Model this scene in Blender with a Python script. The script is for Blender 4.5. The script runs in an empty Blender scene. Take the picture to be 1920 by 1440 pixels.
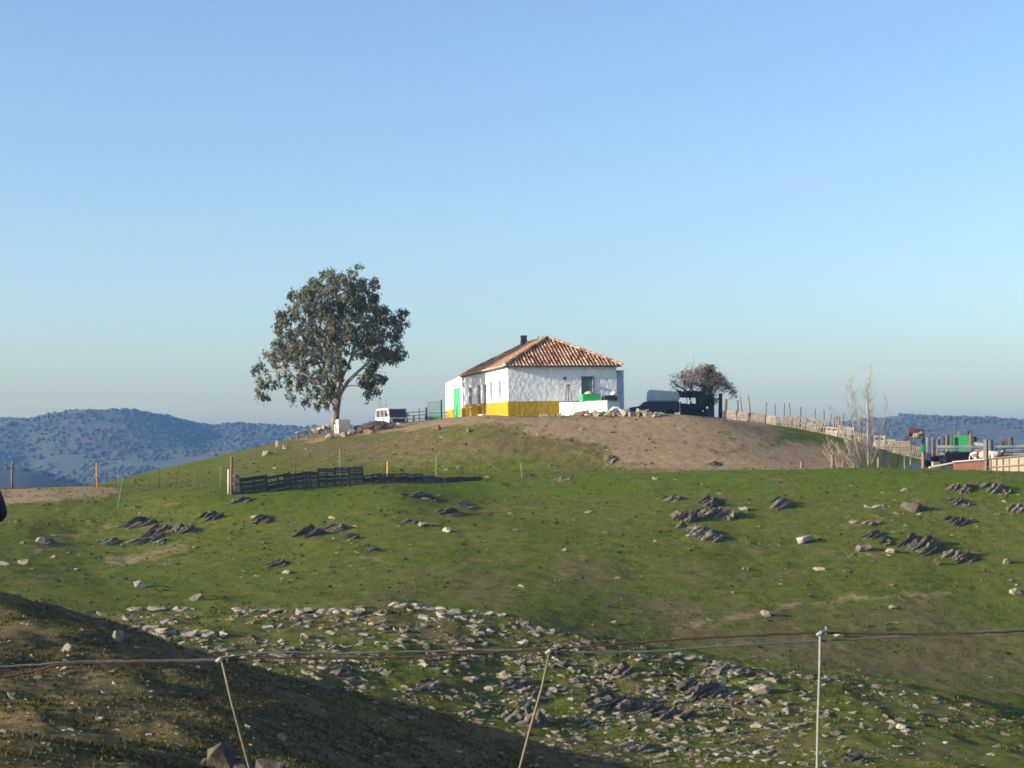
HAZE, SKY, EXPO, DUST, OZONE = 0.00022, 0.128, 1.06, 1.9, 2.7
import bpy, bmesh, math, random
import numpy as np
from mathutils import Vector, Matrix, noise as mnoise

random.seed(7)
RNG = np.random.default_rng(11)
SC = bpy.context.scene
COL = SC.collection

# ------------------------------------------------------------------ camera model
F = 3250.0            # focal length in pixels of the 1920 px wide frame
HY = 845.0            # height of the eye level in the frame
ROLL = math.radians(0.9)
PITCH = math.atan((HY - 720.0) / F)
_fw = Vector((0, math.cos(PITCH), math.sin(PITCH)))
_r0 = Vector((1, 0, 0))
_u0 = Vector((0, -math.sin(PITCH), math.cos(PITCH)))
_rt = _r0 * math.cos(ROLL) - _u0 * math.sin(ROLL)
_up = _u0 * math.cos(ROLL) + _r0 * math.sin(ROLL)


def ray(px, py):
    """viewing direction through a picture point, scaled so that y = 1"""
    d = _fw + _rt * ((px - 960.0) / F) + _up * ((720.0 - py) / F)
    return d / d.y


def at(px, py, Y):
    return ray(px, py) * Y


def project(p):
    p = Vector(p)
    w = p.dot(_fw)
    return 960 + F * p.dot(_rt) / w, 720 - F * p.dot(_up) / w


# ------------------------------------------------------------------ sun
SUN_EL = math.radians(14.5)
SUN_AZ = math.radians(18.5)      # towards the viewer from straight left
SUN = Vector((-math.cos(SUN_EL) * math.cos(SUN_AZ), -math.cos(SUN_EL) * math.sin(SUN_AZ), math.sin(SUN_EL)))


# ------------------------------------------------------------------ numpy value noise
def _hash(ix, iy, seed):
    h = (ix * 374761393 + iy * 668265263 + seed * 974711) & 0x7FFFFFFF
    h = ((h ^ (h >> 13)) * 1274126177) & 0x7FFFFFFF
    return ((h ^ (h >> 16)) & 0xFFFF) / 65535.0


def vnoise(x, y, seed=0):
    x = np.asarray(x, float); y = np.asarray(y, float)
    ix = np.floor(x).astype(np.int64); iy = np.floor(y).astype(np.int64)
    fx = x - ix; fy = y - iy
    fx = fx * fx * (3 - 2 * fx); fy = fy * fy * (3 - 2 * fy)
    a = _hash(ix, iy, seed); b = _hash(ix + 1, iy, seed)
    c = _hash(ix, iy + 1, seed); d = _hash(ix + 1, iy + 1, seed)
    return (a * (1 - fx) + b * fx) * (1 - fy) + (c * (1 - fx) + d * fx) * fy - 0.5


def fbm(x, y, seed=0, octs=3):
    t = 0; a = 1.0
    for k in range(octs):
        t = t + a * vnoise(x * 2 ** k, y * 2 ** k, seed + 17 * k)
        a *= 0.5
    return t


def pchip(xk, yk, x):
    """monotone cubic through knots; yk may be (n,) or (n, m)"""
    xk = np.asarray(xk, float); yk = np.asarray(yk, float)
    one = yk.ndim == 1
    if one: yk = yk[:, None]
    h = np.diff(xk)[:, None]; dl = np.diff(yk, axis=0) / h
    d = np.zeros_like(yk)
    w1 = 2 * h[1:] + h[:-1]; w2 = h[1:] + 2 * h[:-1]
    same = dl[:-1] * dl[1:] > 0
    den = np.where(same, w1 / np.where(dl[:-1] == 0, 1, dl[:-1]) + w2 / np.where(dl[1:] == 0, 1, dl[1:]), 1)
    d[1:-1] = np.where(same, (w1 + w2) / np.where(den == 0, 1, den), 0)
    d[0] = dl[0]; d[-1] = dl[-1]
    x = np.clip(np.asarray(x, float), xk[0], xk[-1])
    i = np.clip(np.searchsorted(xk, x) - 1, 0, len(xk) - 2)
    t = ((x - xk[i]) / (xk[i + 1] - xk[i]))[:, None]
    hh = h[i]
    r = ((1 + 2 * t) * (1 - t) ** 2 * yk[i] + t * (1 - t) ** 2 * hh * d[i] + t * t * (3 - 2 * t) * yk[i + 1] + t * t * (t - 1) * hh * d[i + 1])
    return r[:, 0] if one else r


# ------------------------------------------------------------------ terrain profile (rows of distance, picture height of the ground there)
TC = [-300, 0, 200, 430, 700, 950, 1250, 1560, 1750, 1920, 2300]
TR = [
    (9,   [1640] * 11),
    (16,  [1480, 1500, 1510, 1530, 1560, 1585, 1595, 1600, 1605, 1610, 1620]),
    (24,  [1325, 1332, 1350, 1388, 1482, 1585, 1590, 1610, 1620, 1625, 1640]),
    (30,  [1205, 1222, 1252, 1304, 1394, 1472, 1550, 1580, 1600, 1610, 1620]),
    (35,  [1050, 1123, 1173, 1243, 1313, 1386, 1475, 1560, 1590, 1600, 1610]),
    (41,  [1120, 1190, 1240, 1300, 1390, 1475, 1530, 1560, 1575, 1585, 1590]),
    (50,  [1210, 1225, 1240, 1275, 1345, 1402, 1425, 1440, 1450, 1458, 1480]),
    (57,  [1195, 1195, 1195, 1205, 1235, 1285, 1325, 1350, 1370, 1395, 1440]),
    (65,  [1150, 1148, 1146, 1142, 1132, 1158, 1218, 1264, 1295, 1330, 1410]),
    (73,  [1160, 1162, 1168, 1180, 1190, 1225, 1290, 1330, 1360, 1390, 1460]),
    (80,  [1110, 1115, 1128, 1135, 1135, 1160, 1220, 1260, 1290, 1320, 1390]),
    (88,  [1050, 1062, 1076, 1078, 1074, 1085, 1118, 1150, 1172, 1190, 1220]),
    (97,  [985, 998, 1012, 1000, 990, 1003, 1016, 1034, 1045, 1052, 1066]),
    (105, [938, 946, 945, 922, 918, 945, 938, 942, 946, 950, 960]),
    (112, [912, 917, 914, 906, 898, 903, 886, 880, 882, 886, 894]),
    (116, [915, 915, 911, 897, 884, 884, 878, 877, 880, 884, 890]),
    (119, [940, 925, 909, 888, 866, 826, 836, 872, 882, 886, 896]),
    (124, [990, 965, 905, 868, 834, 782, 776, 838, 868, 882, 892]),
    (130, [1060, 1030, 908, 854, 814, 779, 782, 812, 852, 874, 884]),
    (134, [1100, 1065, 920, 850, 803, 777, 778, 806, 850, 872, 882]),
    (141, [1160, 1120, 955, 852, 799, 778, 777, 812, 858, 880, 890]),
    (150, [1200, 1160, 1000, 868, 803, 781, 779, 830, 870, 890, 900]),
    (165, [1250, 1230, 1100, 930, 840, 800, 800, 850, 900, 930, 940]),
    (200, [1330, 1330, 1250, 1120, 1000, 950, 950, 1000, 1060, 1100, 1120]),
    (300, [1400, 1400, 1380, 1330, 1300, 1280, 1280, 1290, 1300, 1330, 1350]),
]
CU = np.array([ray(px, 1000).x for px in TC])
UF = np.linspace(-1.0, 1.0, 1201)
YF = np.concatenate([np.linspace(1.0, 60, 500), np.linspace(60.15, 170, 733), np.linspace(171, 300, 130)])
_rows_y = [1.0, 4.0]
_rows = [np.full(len(UF), -1.65 / 1.0), np.full(len(UF), -1.72 / 4.0)]
for Yk, pys in TR:
    s = np.array([ray(px, py).z for px, py in zip(TC, pys)])
    _rows_y.append(Yk); _rows.append(pchip(CU, s, UF))
SF = pchip(np.log(_rows_y), np.array(_rows), np.log(YF))         # (len(YF), len(UF)) slope z / y


def _base(x, y):
    x = np.asarray(x, float); y = np.maximum(np.asarray(y, float), 1.0)
    u = np.clip(x / y, -0.999, 0.999); yc = np.clip(y, 1.0, 299.9)
    iu = (u + 1) / 2 * 1200; i = np.clip(iu.astype(int), 0, 1199); fu = iu - i
    j = np.clip(np.searchsorted(YF, yc) - 1, 0, len(YF) - 2); fy = (yc - YF[j]) / (YF[j + 1] - YF[j])
    s = (SF[j, i] * (1 - fu) + SF[j, i + 1] * fu) * (1 - fy) + (SF[j + 1, i] * (1 - fu) + SF[j + 1, i + 1] * fu) * fy
    return s * yc


def terrain(x, y):
    x = np.asarray(x, float); y = np.asarray(y, float)
    z = _base(x, y)
    near = np.clip((y - 6) / 10, 0, 1) * np.clip((300 - y) / 100, 0, 1)
    top = 1 - 0.8 * np.clip((y - 104) / 8, 0, 1) * np.clip((175 - y) / 10, 0, 1)
    crag = np.exp(-((y - 58) / 9.0) ** 2)                      # the stony knoll is rougher
    spur = np.clip((40 - y) / 4, 0, 1)
    z = z + near * top * (0.22 * fbm(x / 7.0, y / 7.0, 3, 2) + (0.08 + 0.10 * crag) * fbm(x / 2.1, y / 2.1, 9, 3) + (0.03 + 0.05 * crag) * fbm(x / 0.55, y / 0.55, 21, 2))
    z = z + near * spur * (0.20 * fbm(x / 2.6, y / 1.3, 33, 2) + 0.13 * fbm(x / 0.9, y / 0.9, 31, 2) + 0.06 * np.maximum(fbm(x / 0.33, y / 0.33, 37, 2), 0))
    return z


def tz(x, y):
    return float(terrain(np.array([x]), np.array([y]))[0])


_YS = np.concatenate([np.arange(8, 60, 0.05), np.arange(60, 175, 0.08)])


def ground_at(px, py, ymin=8.0):
    """where the ground shows at a picture point (nearest hit); at the skyline the closest miss"""
    d = ray(px, py)
    ys = _YS[_YS >= ymin]
    gap = d.z * ys - terrain(d.x * ys, ys)
    k = np.nonzero(gap <= 0)[0]
    i = k[0] if len(k) else int(np.argmin(gap / ys))
    Y = ys[i]
    return Vector((d.x * Y, Y, tz(d.x * Y, Y)))


def on(px, Y, py=900):
    x = ray(px, py).x * Y
    return Vector((x, Y, tz(x, Y)))


# ------------------------------------------------------------------ object helpers
def tag(o, label=None, cat=None, group=None, kind=None):
    if label: o['label'] = label
    if cat: o['category'] = cat
    if group: o['group'] = group
    if kind: o['kind'] = kind
    return o


def empty(name, loc=(0, 0, 0), rz=0.0, label=None, cat=None, group=None):
    o = bpy.data.objects.new(name, None)
    o.empty_display_size = 0.2
    COL.objects.link(o)
    o.location = loc; o.rotation_euler = (0, 0, rz)
    return tag(o, label, cat, group)


def kids(o):
    return [c for c in bpy.data.objects if c.parent == o]


def copy_tree(o, parent=None):
    ch = kids(o)
    c = o.copy(); COL.objects.link(c); c.parent = parent
    for k in ch: copy_tree(k, c)
    return c


class MB:
    """collects shapes for one mesh"""
    def __init__(s):
        s.v = []; s.f = []; s.m = []; s.tone = []

    def add(s, verts, faces, mi=0, tone=0.5):
        b = len(s.v)
        s.v += [tuple(v) for v in verts]
        for f in faces:
            s.f.append(tuple(b + i for i in f)); s.m.append(mi); s.tone.append(tone)

    def box(s, lo, hi, M=None, mi=0, tone=0.5, taper=1.0):
        (x0, y0, z0), (x1, y1, z1) = lo, hi
        cx, cy = (x0 + x1) / 2, (y0 + y1) / 2
        tx = lambda x: cx + (x - cx) * taper
        ty = lambda y: cy + (y - cy) * taper
        v = [(x0, y0, z0), (x1, y0, z0), (x1, y1, z0), (x0, y1, z0), (tx(x0), ty(y0), z1), (tx(x1), ty(y0), z1), (tx(x1), ty(y1), z1), (tx(x0), ty(y1), z1)]
        if M is not None: v = [M @ Vector(p) for p in v]
        s.add(v, [(3, 2, 1, 0), (4, 5, 6, 7), (0, 1, 5, 4), (1, 2, 6, 5), (2, 3, 7, 6), (3, 0, 4, 7)], mi, tone)
        return s

    def tube(s, pts, radii, n=6, mi=0, tone=0.5, caps=True):
        pts = [Vector(p) for p in pts]
        if not hasattr(radii, '__len__'): radii = [radii] * len(pts)
        rings = []
        ref = None
        for i, p in enumerate(pts):
            d = (pts[min(i + 1, len(pts) - 1)] - pts[max(i - 1, 0)])
            if d.length < 1e-9: d = Vector((0, 0, 1))
            d.normalize()
            if ref is None:
                ref = Vector((1, 0, 0)) if abs(d.x) < 0.8 else Vector((0, 1, 0))
            a = (ref - d * ref.dot(d)).normalized(); ref = a
            b = d.cross(a)
            rings.append([p + (a * math.cos(2 * math.pi * k / n) + b * math.sin(2 * math.pi * k / n)) * radii[i] for k in range(n)])
        v = [q for r in rings for q in r]
        f = []
        for i in range(len(pts) - 1):
            for k in range(n):
                a0 = i * n + k; a1 = i * n + (k + 1) % n
                f.append((a0, a1, a1 + n, a0 + n))
        if caps:
            f.append(tuple(range(n - 1, -1, -1))); f.append(tuple((len(pts) - 1) * n + k for k in range(n)))
        s.add(v, f, mi, tone)
        return s

    def prism(s, prof, x0, x1, axis='x', mi=0, M=None, tone=0.5):
        """closed profile (two coordinates) pushed along an axis"""
        n = len(prof)
        def P(t, a, b):
            p = {'x': (t, a, b), 'y': (a, t, b), 'z': (a, b, t)}[axis]
            return M @ Vector(p) if M is not None else p
        v = [P(x0, a, b) for a, b in prof] + [P(x1, a, b) for a, b in prof]
        f = [tuple(range(n)), tuple(range(2 * n - 1, n - 1, -1))]
        for i in range(n):
            j = (i + 1) % n
            f.append((j, i, i + n, j + n))
        s.add(v, f, mi, tone)
        return s

    def lathe(s, prof, n=12, M=None, mi=0):
        v = []
        for r, z in prof:
            for k in range(n):
                p = Vector((r * math.cos(2 * math.pi * k / n), r * math.sin(2 * math.pi * k / n), z))
                v.append(M @ p if M is not None else p)
        f = []
        for i in range(len(prof) - 1):
            for k in range(n):
                f.append((i * n + k, i * n + (k + 1) % n, (i + 1) * n + (k + 1) % n, (i + 1) * n + k))
        f.append(tuple(range(n - 1, -1, -1))); f.append(tuple((len(prof) - 1) * n + k for k in range(n)))
        s.add(v, f, mi)
        return s

    def build(s, name, mat, parent=None, smooth=False, recalc=True, bevel=0.0, tones=False):
        me = bpy.data.meshes.new(name)
        me.from_pydata(s.v, [], s.f)
        mats = mat if isinstance(mat, (list, tuple)) else [mat]
        for m in mats: me.materials.append(m)
        me.polygons.foreach_set('material_index', s.m)
        if tones:
            at_ = me.attributes.new('tone', 'FLOAT', 'FACE'); at_.data.foreach_set('value', s.tone)
        if recalc or bevel:
            bm = bmesh.new(); bm.from_mesh(me)
            if recalc: bmesh.ops.recalc_face_normals(bm, faces=bm.faces)
            if bevel:
                bmesh.ops.bevel(bm, geom=[e for e in bm.edges if len(e.link_faces) == 2 and e.calc_face_angle(0) > 0.6], offset=bevel, segments=2, affect='EDGES', clamp_overlap=True)
            bm.to_mesh(me); bm.free()
        if smooth: me.polygons.foreach_set('use_smooth', [True] * len(me.polygons))
        me.update()
        o = bpy.data.objects.new(name, me)
        COL.objects.link(o)
        if parent is not None: o.parent = parent
        return o


# ------------------------------------------------------------------ materials
def nodes_of(name):
    m = bpy.data.materials.new(name); m.use_nodes = True
    nt = m.node_tree; nt.nodes.clear()
    out = nt.nodes.new('ShaderNodeOutputMaterial')
    b = nt.nodes.new('ShaderNodeBsdfPrincipled')
    nt.links.new(b.outputs[0], out.inputs[0])
    return m, nt, b


def N(nt, t, **kw):
    n = nt.nodes.new(t)
    for k, v in kw.items(): setattr(n, k, v)
    return n


def ramp(nt, src, stops):
    r = N(nt, 'ShaderNodeValToRGB')
    el = r.color_ramp.elements
    while len(el) < len(stops): el.new(0.5)
    for e, (p, c) in zip(el, stops):
        e.position = p
        e.color = (*c, 1) if len(c) == 3 else c
    nt.links.new(src, r.inputs[0])
    return r.outputs[0]


def mixc(nt, fac, a, b, mode='MIX'):
    n = N(nt, 'ShaderNodeMix', data_type='RGBA', blend_type=mode)
    for sock, v in ((n.inputs[0], fac), (n.inputs[6], a), (n.inputs[7], b)):
        if hasattr(v, 'is_linked'): nt.links.new(v, sock)
        else: sock.default_value = (*v, 1) if isinstance(v, tuple) else v
    return n.outputs[2]


def tex(nt, scale, detail=4, rough=0.6, coord='Object', vec=None):
    if vec is None:
        vec = N(nt, 'ShaderNodeTexCoord').outputs[coord]
    n = N(nt, 'ShaderNodeTexNoise')
    n.inputs['Scale'].default_value = scale; n.inputs['Detail'].default_value = detail; n.inputs['Roughness'].default_value = rough
    nt.links.new(vec, n.inputs['Vector'])
    return n.outputs['Fac']


def bump(nt, b, h, strength, dist):
    n = N(nt, 'ShaderNodeBump'); n.inputs['Strength'].default_value = strength; n.inputs['Distance'].default_value = dist
    nt.links.new(h, n.inputs['Height']); nt.links.new(n.outputs[0], b.inputs['Normal'])


def simple(name, c, var=0.25, scale=6.0, rough=0.8, bmp=0.0, metal=0.0, dark=None, per_object=0.0, spec=0.3):
    """weathered paint, wood or metal: colour wandering about C by VAR"""
    m, nt, b = nodes_of(name)
    f = tex(nt, scale, 5, 0.65)
    lo = dark or tuple(x * (1 - var) for x in c); hi = tuple(min(1, x * (1 + var * 0.6)) for x in c)
    col = ramp(nt, f, [(0.3, lo), (0.5, c), (0.72, hi)])
    if per_object:
        oi = N(nt, 'ShaderNodeObjectInfo')
        mr = N(nt, 'ShaderNodeMapRange'); mr.inputs[3].default_value = 1 - per_object; mr.inputs[4].default_value = 1 + per_object
        nt.links.new(oi.outputs['Random'], mr.inputs[0])
        col = mixc(nt, 1.0, col, mr.outputs[0], 'MULTIPLY')
    nt.links.new(col, b.inputs['Base Color'])
    b.inputs['Roughness'].default_value = rough; b.inputs['Metallic'].default_value = metal
    b.inputs['Specular IOR Level'].default_value = spec
    if bmp: bump(nt, b, tex(nt, scale * 3, 4, 0.7), bmp, 0.02)
    return m


M = {}
M['white_metal'] = simple('white_car_paint', (0.62, 0.61, 0.56), 0.15, 3, 0.35, spec=0.5)
M['dark_metal'] = simple('dark_rubber_trim', (0.03, 0.03, 0.035), 0.3, 8, 0.6)
M['rubber'] = simple('tyre_rubber', (0.025, 0.025, 0.025), 0.3, 10, 0.85)
M['glass'] = simple('dim_window_glass', (0.03, 0.04, 0.05), 0.2, 1, 0.08, spec=0.8)
M['grey_metal'] = simple('galvanised_steel', (0.34, 0.36, 0.36), 0.25, 9, 0.5, metal=0.3)
M['rail_metal'] = simple('pale_green_rail_steel', (0.42, 0.47, 0.43), 0.25, 7, 0.55, metal=0.15)
M['rust'] = simple('rusted_iron', (0.13, 0.055, 0.03), 0.5, 14, 0.9, 0.4)
M['dark_iron'] = simple('dark_iron', (0.035, 0.035, 0.04), 0.3, 9, 0.6)
M['green_paint'] = simple('bright_green_paint', (0.035, 0.33, 0.11), 0.22, 3, 0.55)
M['green_wall_door'] = simple('door_green_paint', (0.05, 0.33, 0.14), 0.15, 3, 0.55)
M['green_sheet'] = simple('green_sheet_metal', (0.025, 0.20, 0.065), 0.2, 3, 0.55)
M['green_stake'] = simple('green_coated_steel', (0.10, 0.26, 0.15), 0.25, 8, 0.6)
M['orange'] = simple('orange_painted_wood', (0.50, 0.24, 0.05), 0.3, 8, 0.75)
M['old_wood'] = simple('greyed_wood', (0.17, 0.14, 0.11), 0.45, 5, 0.9, 0.3, per_object=0.3)
M['pale_wood'] = simple('pale_pallet_wood', (0.25, 0.21, 0.165), 0.45, 3, 0.9, 0.3, per_object=0.4)
M['dark_wood'] = simple('dark_and_shaded_wood', (0.075, 0.062, 0.052), 0.45, 5, 0.9, 0.3, per_object=0.25)  # dark wood; on the shaded pallets it carries their shade in the colour
M['black_board'] = simple('blackened_board', (0.03, 0.027, 0.027), 0.4, 4, 0.95, 0.2)
M['post_wood'] = simple('brown_post_wood', (0.145, 0.10, 0.07), 0.45, 7, 0.9, 0.4, per_object=0.3)
M['ply'] = simple('sun_bleached_plywood', (0.36, 0.30, 0.21), 0.22, 2.5, 0.85, 0.2)
M['brick_red'] = simple('red_brown_panel', (0.30, 0.135, 0.085), 0.25, 4, 0.85, 0.2)
M['grey_blue'] = simple('faded_blue_plastic', (0.10, 0.14, 0.18), 0.25, 3, 0.6)
M['blue_cloth'] = simple('blue_plastic_cloth', (0.04, 0.06, 0.15), 0.3, 5, 0.7)
M['red_iron'] = simple('old_red_paint', (0.10, 0.032, 0.026), 0.45, 5, 0.75)
M['whitewash'] = simple('flaking_whitewash', (0.78, 0.76, 0.70), 0.12, 4, 0.9, 0.3)
M['cream'] = simple('dusty_cream_plaster', (0.60, 0.53, 0.44), 0.2, 3, 0.9, 0.3)
M['canopy'] = simple('pale_grey_canopy', (0.55, 0.60, 0.64), 0.1, 2, 0.5)
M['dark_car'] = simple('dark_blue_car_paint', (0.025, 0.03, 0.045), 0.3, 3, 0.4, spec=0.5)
M['lamp'] = simple('clear_lamp_glass', (0.55, 0.55, 0.52), 0.1, 5, 0.2, spec=0.7)
M['sand'] = simple('heaped_sand', (0.46, 0.36, 0.22), 0.3, 9, 0.95, 0.4)
M['white_plastic'] = simple('white_plastic', (0.80, 0.80, 0.79), 0.06, 3, 0.4)
M['brush'] = simple('piled_brushwood', (0.155, 0.115, 0.10), 0.5, 3, 0.95)
M['wire_steel'] = simple('weathered_wire', (0.075, 0.08, 0.075), 0.35, 30, 0.8)
M['wire_rust'] = simple('rusted_wire', (0.055, 0.03, 0.022), 0.45, 30, 0.9)
M['bag'] = simple('black_plastic', (0.006, 0.006, 0.010), 0.3, 3, 0.75)
M['tan_rod'] = simple('tan_steel_rod', (0.16, 0.125, 0.07), 0.3, 25, 0.7)
M['pale_rod'] = simple('zinc_steel_rod', (0.20, 0.20, 0.175), 0.25, 25, 0.7)


def plaster(name, c, strength):
    """lumpy limewash over rubble stone"""
    m, nt, b = nodes_of(name)
    co = N(nt, 'ShaderNodeTexCoord').outputs['Object']
    f = tex(nt, 1.3, 6, 0.6, vec=co)
    col = ramp(nt, f, [(0.25, tuple(x * 0.86 for x in c)), (0.55, c), (0.8, tuple(min(.9, x * 1.05) for x in c))])
    nt.links.new(col, b.inputs['Base Color'])
    b.inputs['Roughness'].default_value = 0.95; b.inputs['Specular IOR Level'].default_value = 0.1
    v = N(nt, 'ShaderNodeTexVoronoi', feature='SMOOTH_F1'); v.inputs['Scale'].default_value = 4.2
    nt.links.new(co, v.inputs['Vector'])
    n = tex(nt, 7.5, 4, 0.7, vec=co)
    ad = N(nt, 'ShaderNodeMath', operation='ADD'); nt.links.new(v.outputs[0], ad.inputs[0]); nt.links.new(n, ad.inputs[1])
    bump(nt, b, ad.outputs[0], strength, 0.10)
    return m


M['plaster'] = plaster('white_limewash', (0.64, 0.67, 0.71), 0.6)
M['ochre'] = plaster('yellow_ochre_wash', (0.36, 0.24, 0.018), 0.5)


def tiles_mat():
    m, nt, b = nodes_of('clay_barrel_tiles')
    a = N(nt, 'ShaderNodeAttribute', attribute_name='tone').outputs['Fac']
    col = ramp(nt, a, [(0.0, (0.10, 0.045, 0.03)), (0.3, (0.25, 0.10, 0.05)), (0.55, (0.36, 0.17, 0.085)), (0.8, (0.46, 0.28, 0.155)), (1.0, (0.50, 0.39, 0.26))])
    f = tex(nt, 4, 5, 0.7)
    col = mixc(nt, 0.55, col, ramp(nt, f, [(0.3, (0.45, 0.42, 0.4)), (0.6, (1, 1, 1))]), 'MULTIPLY')
    nt.links.new(col, b.inputs['Base Color']); b.inputs['Roughness'].default_value = 0.9
    bump(nt, b, tex(nt, 30, 3), 0.3, 0.01)
    return m


M['tiles'] = tiles_mat()
M['mortar'] = simple('lime_mortar', (0.62, 0.58, 0.52), 0.25, 6, 0.95)
M['chimney'] = simple('sooty_chimney', (0.075, 0.075, 0.085), 0.3, 3, 0.9, 0.3)


def rock_mat(name, c, lichen):
    m, nt, b = nodes_of(name)
    co = N(nt, 'ShaderNodeTexCoord').outputs['Object']
    f = tex(nt, 3.0, 7, 0.7, vec=co)
    col = ramp(nt, f, [(0.28, tuple(x * 0.42 for x in c)), (0.5, c), (0.68, tuple(x * 1.35 for x in c))])
    g = tex(nt, 7.0, 4, 0.6, vec=co)
    col = mixc(nt, ramp(nt, g, [(0.55, (0, 0, 0)), (0.68, (1, 1, 1))]), col, lichen)
    oi = N(nt, 'ShaderNodeObjectInfo')
    mr = N(nt, 'ShaderNodeMapRange'); mr.inputs[3].default_value = 0.72; mr.inputs[4].default_value = 1.25
    nt.links.new(oi.outputs['Random'], mr.inputs[0])
    col = mixc(nt, 1.0, col, mr.outputs[0], 'MULTIPLY')
    nt.links.new(col, b.inputs['Base Color']); b.inputs['Roughness'].default_value = 0.95; b.inputs['Specular IOR Level'].default_value = 0.15
    bump(nt, b, tex(nt, 12, 6, 0.7, vec=co), 0.7, 0.06)
    return m


M['rock'] = rock_mat('grey_brown_schist', (0.130, 0.108, 0.080), (0.22, 0.185, 0.12))
M['pale_rock'] = rock_mat('pale_weathered_stone', (0.25, 0.215, 0.155), (0.34, 0.30, 0.22))
M['white_rock'] = rock_mat('whitish_limestone', (0.34, 0.31, 0.26), (0.42, 0.39, 0.33))
# ================================================================== GROUND
def stroke(px, py, pts, w):
    """1 along a polyline drawn over the ground, fading to 0 across its width"""
    best = np.full(px.shape, 1e9)
    for (x0, y0, *a), (x1, y1, *b) in zip(pts[:-1], pts[1:]):
        dx, dy = x1 - x0, y1 - y0
        t = np.clip(((px - x0) * dx + (py - y0) * dy) / (dx * dx + dy * dy + 1e-9), 0, 1)
        best = np.minimum(best, np.hypot(px - x0 - t * dx, (py - y0 - t * dy) * 2.2))
    return np.exp(-(best / w) ** 2)


def py_lo(pts): return max(p[1] for p in pts)


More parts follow.
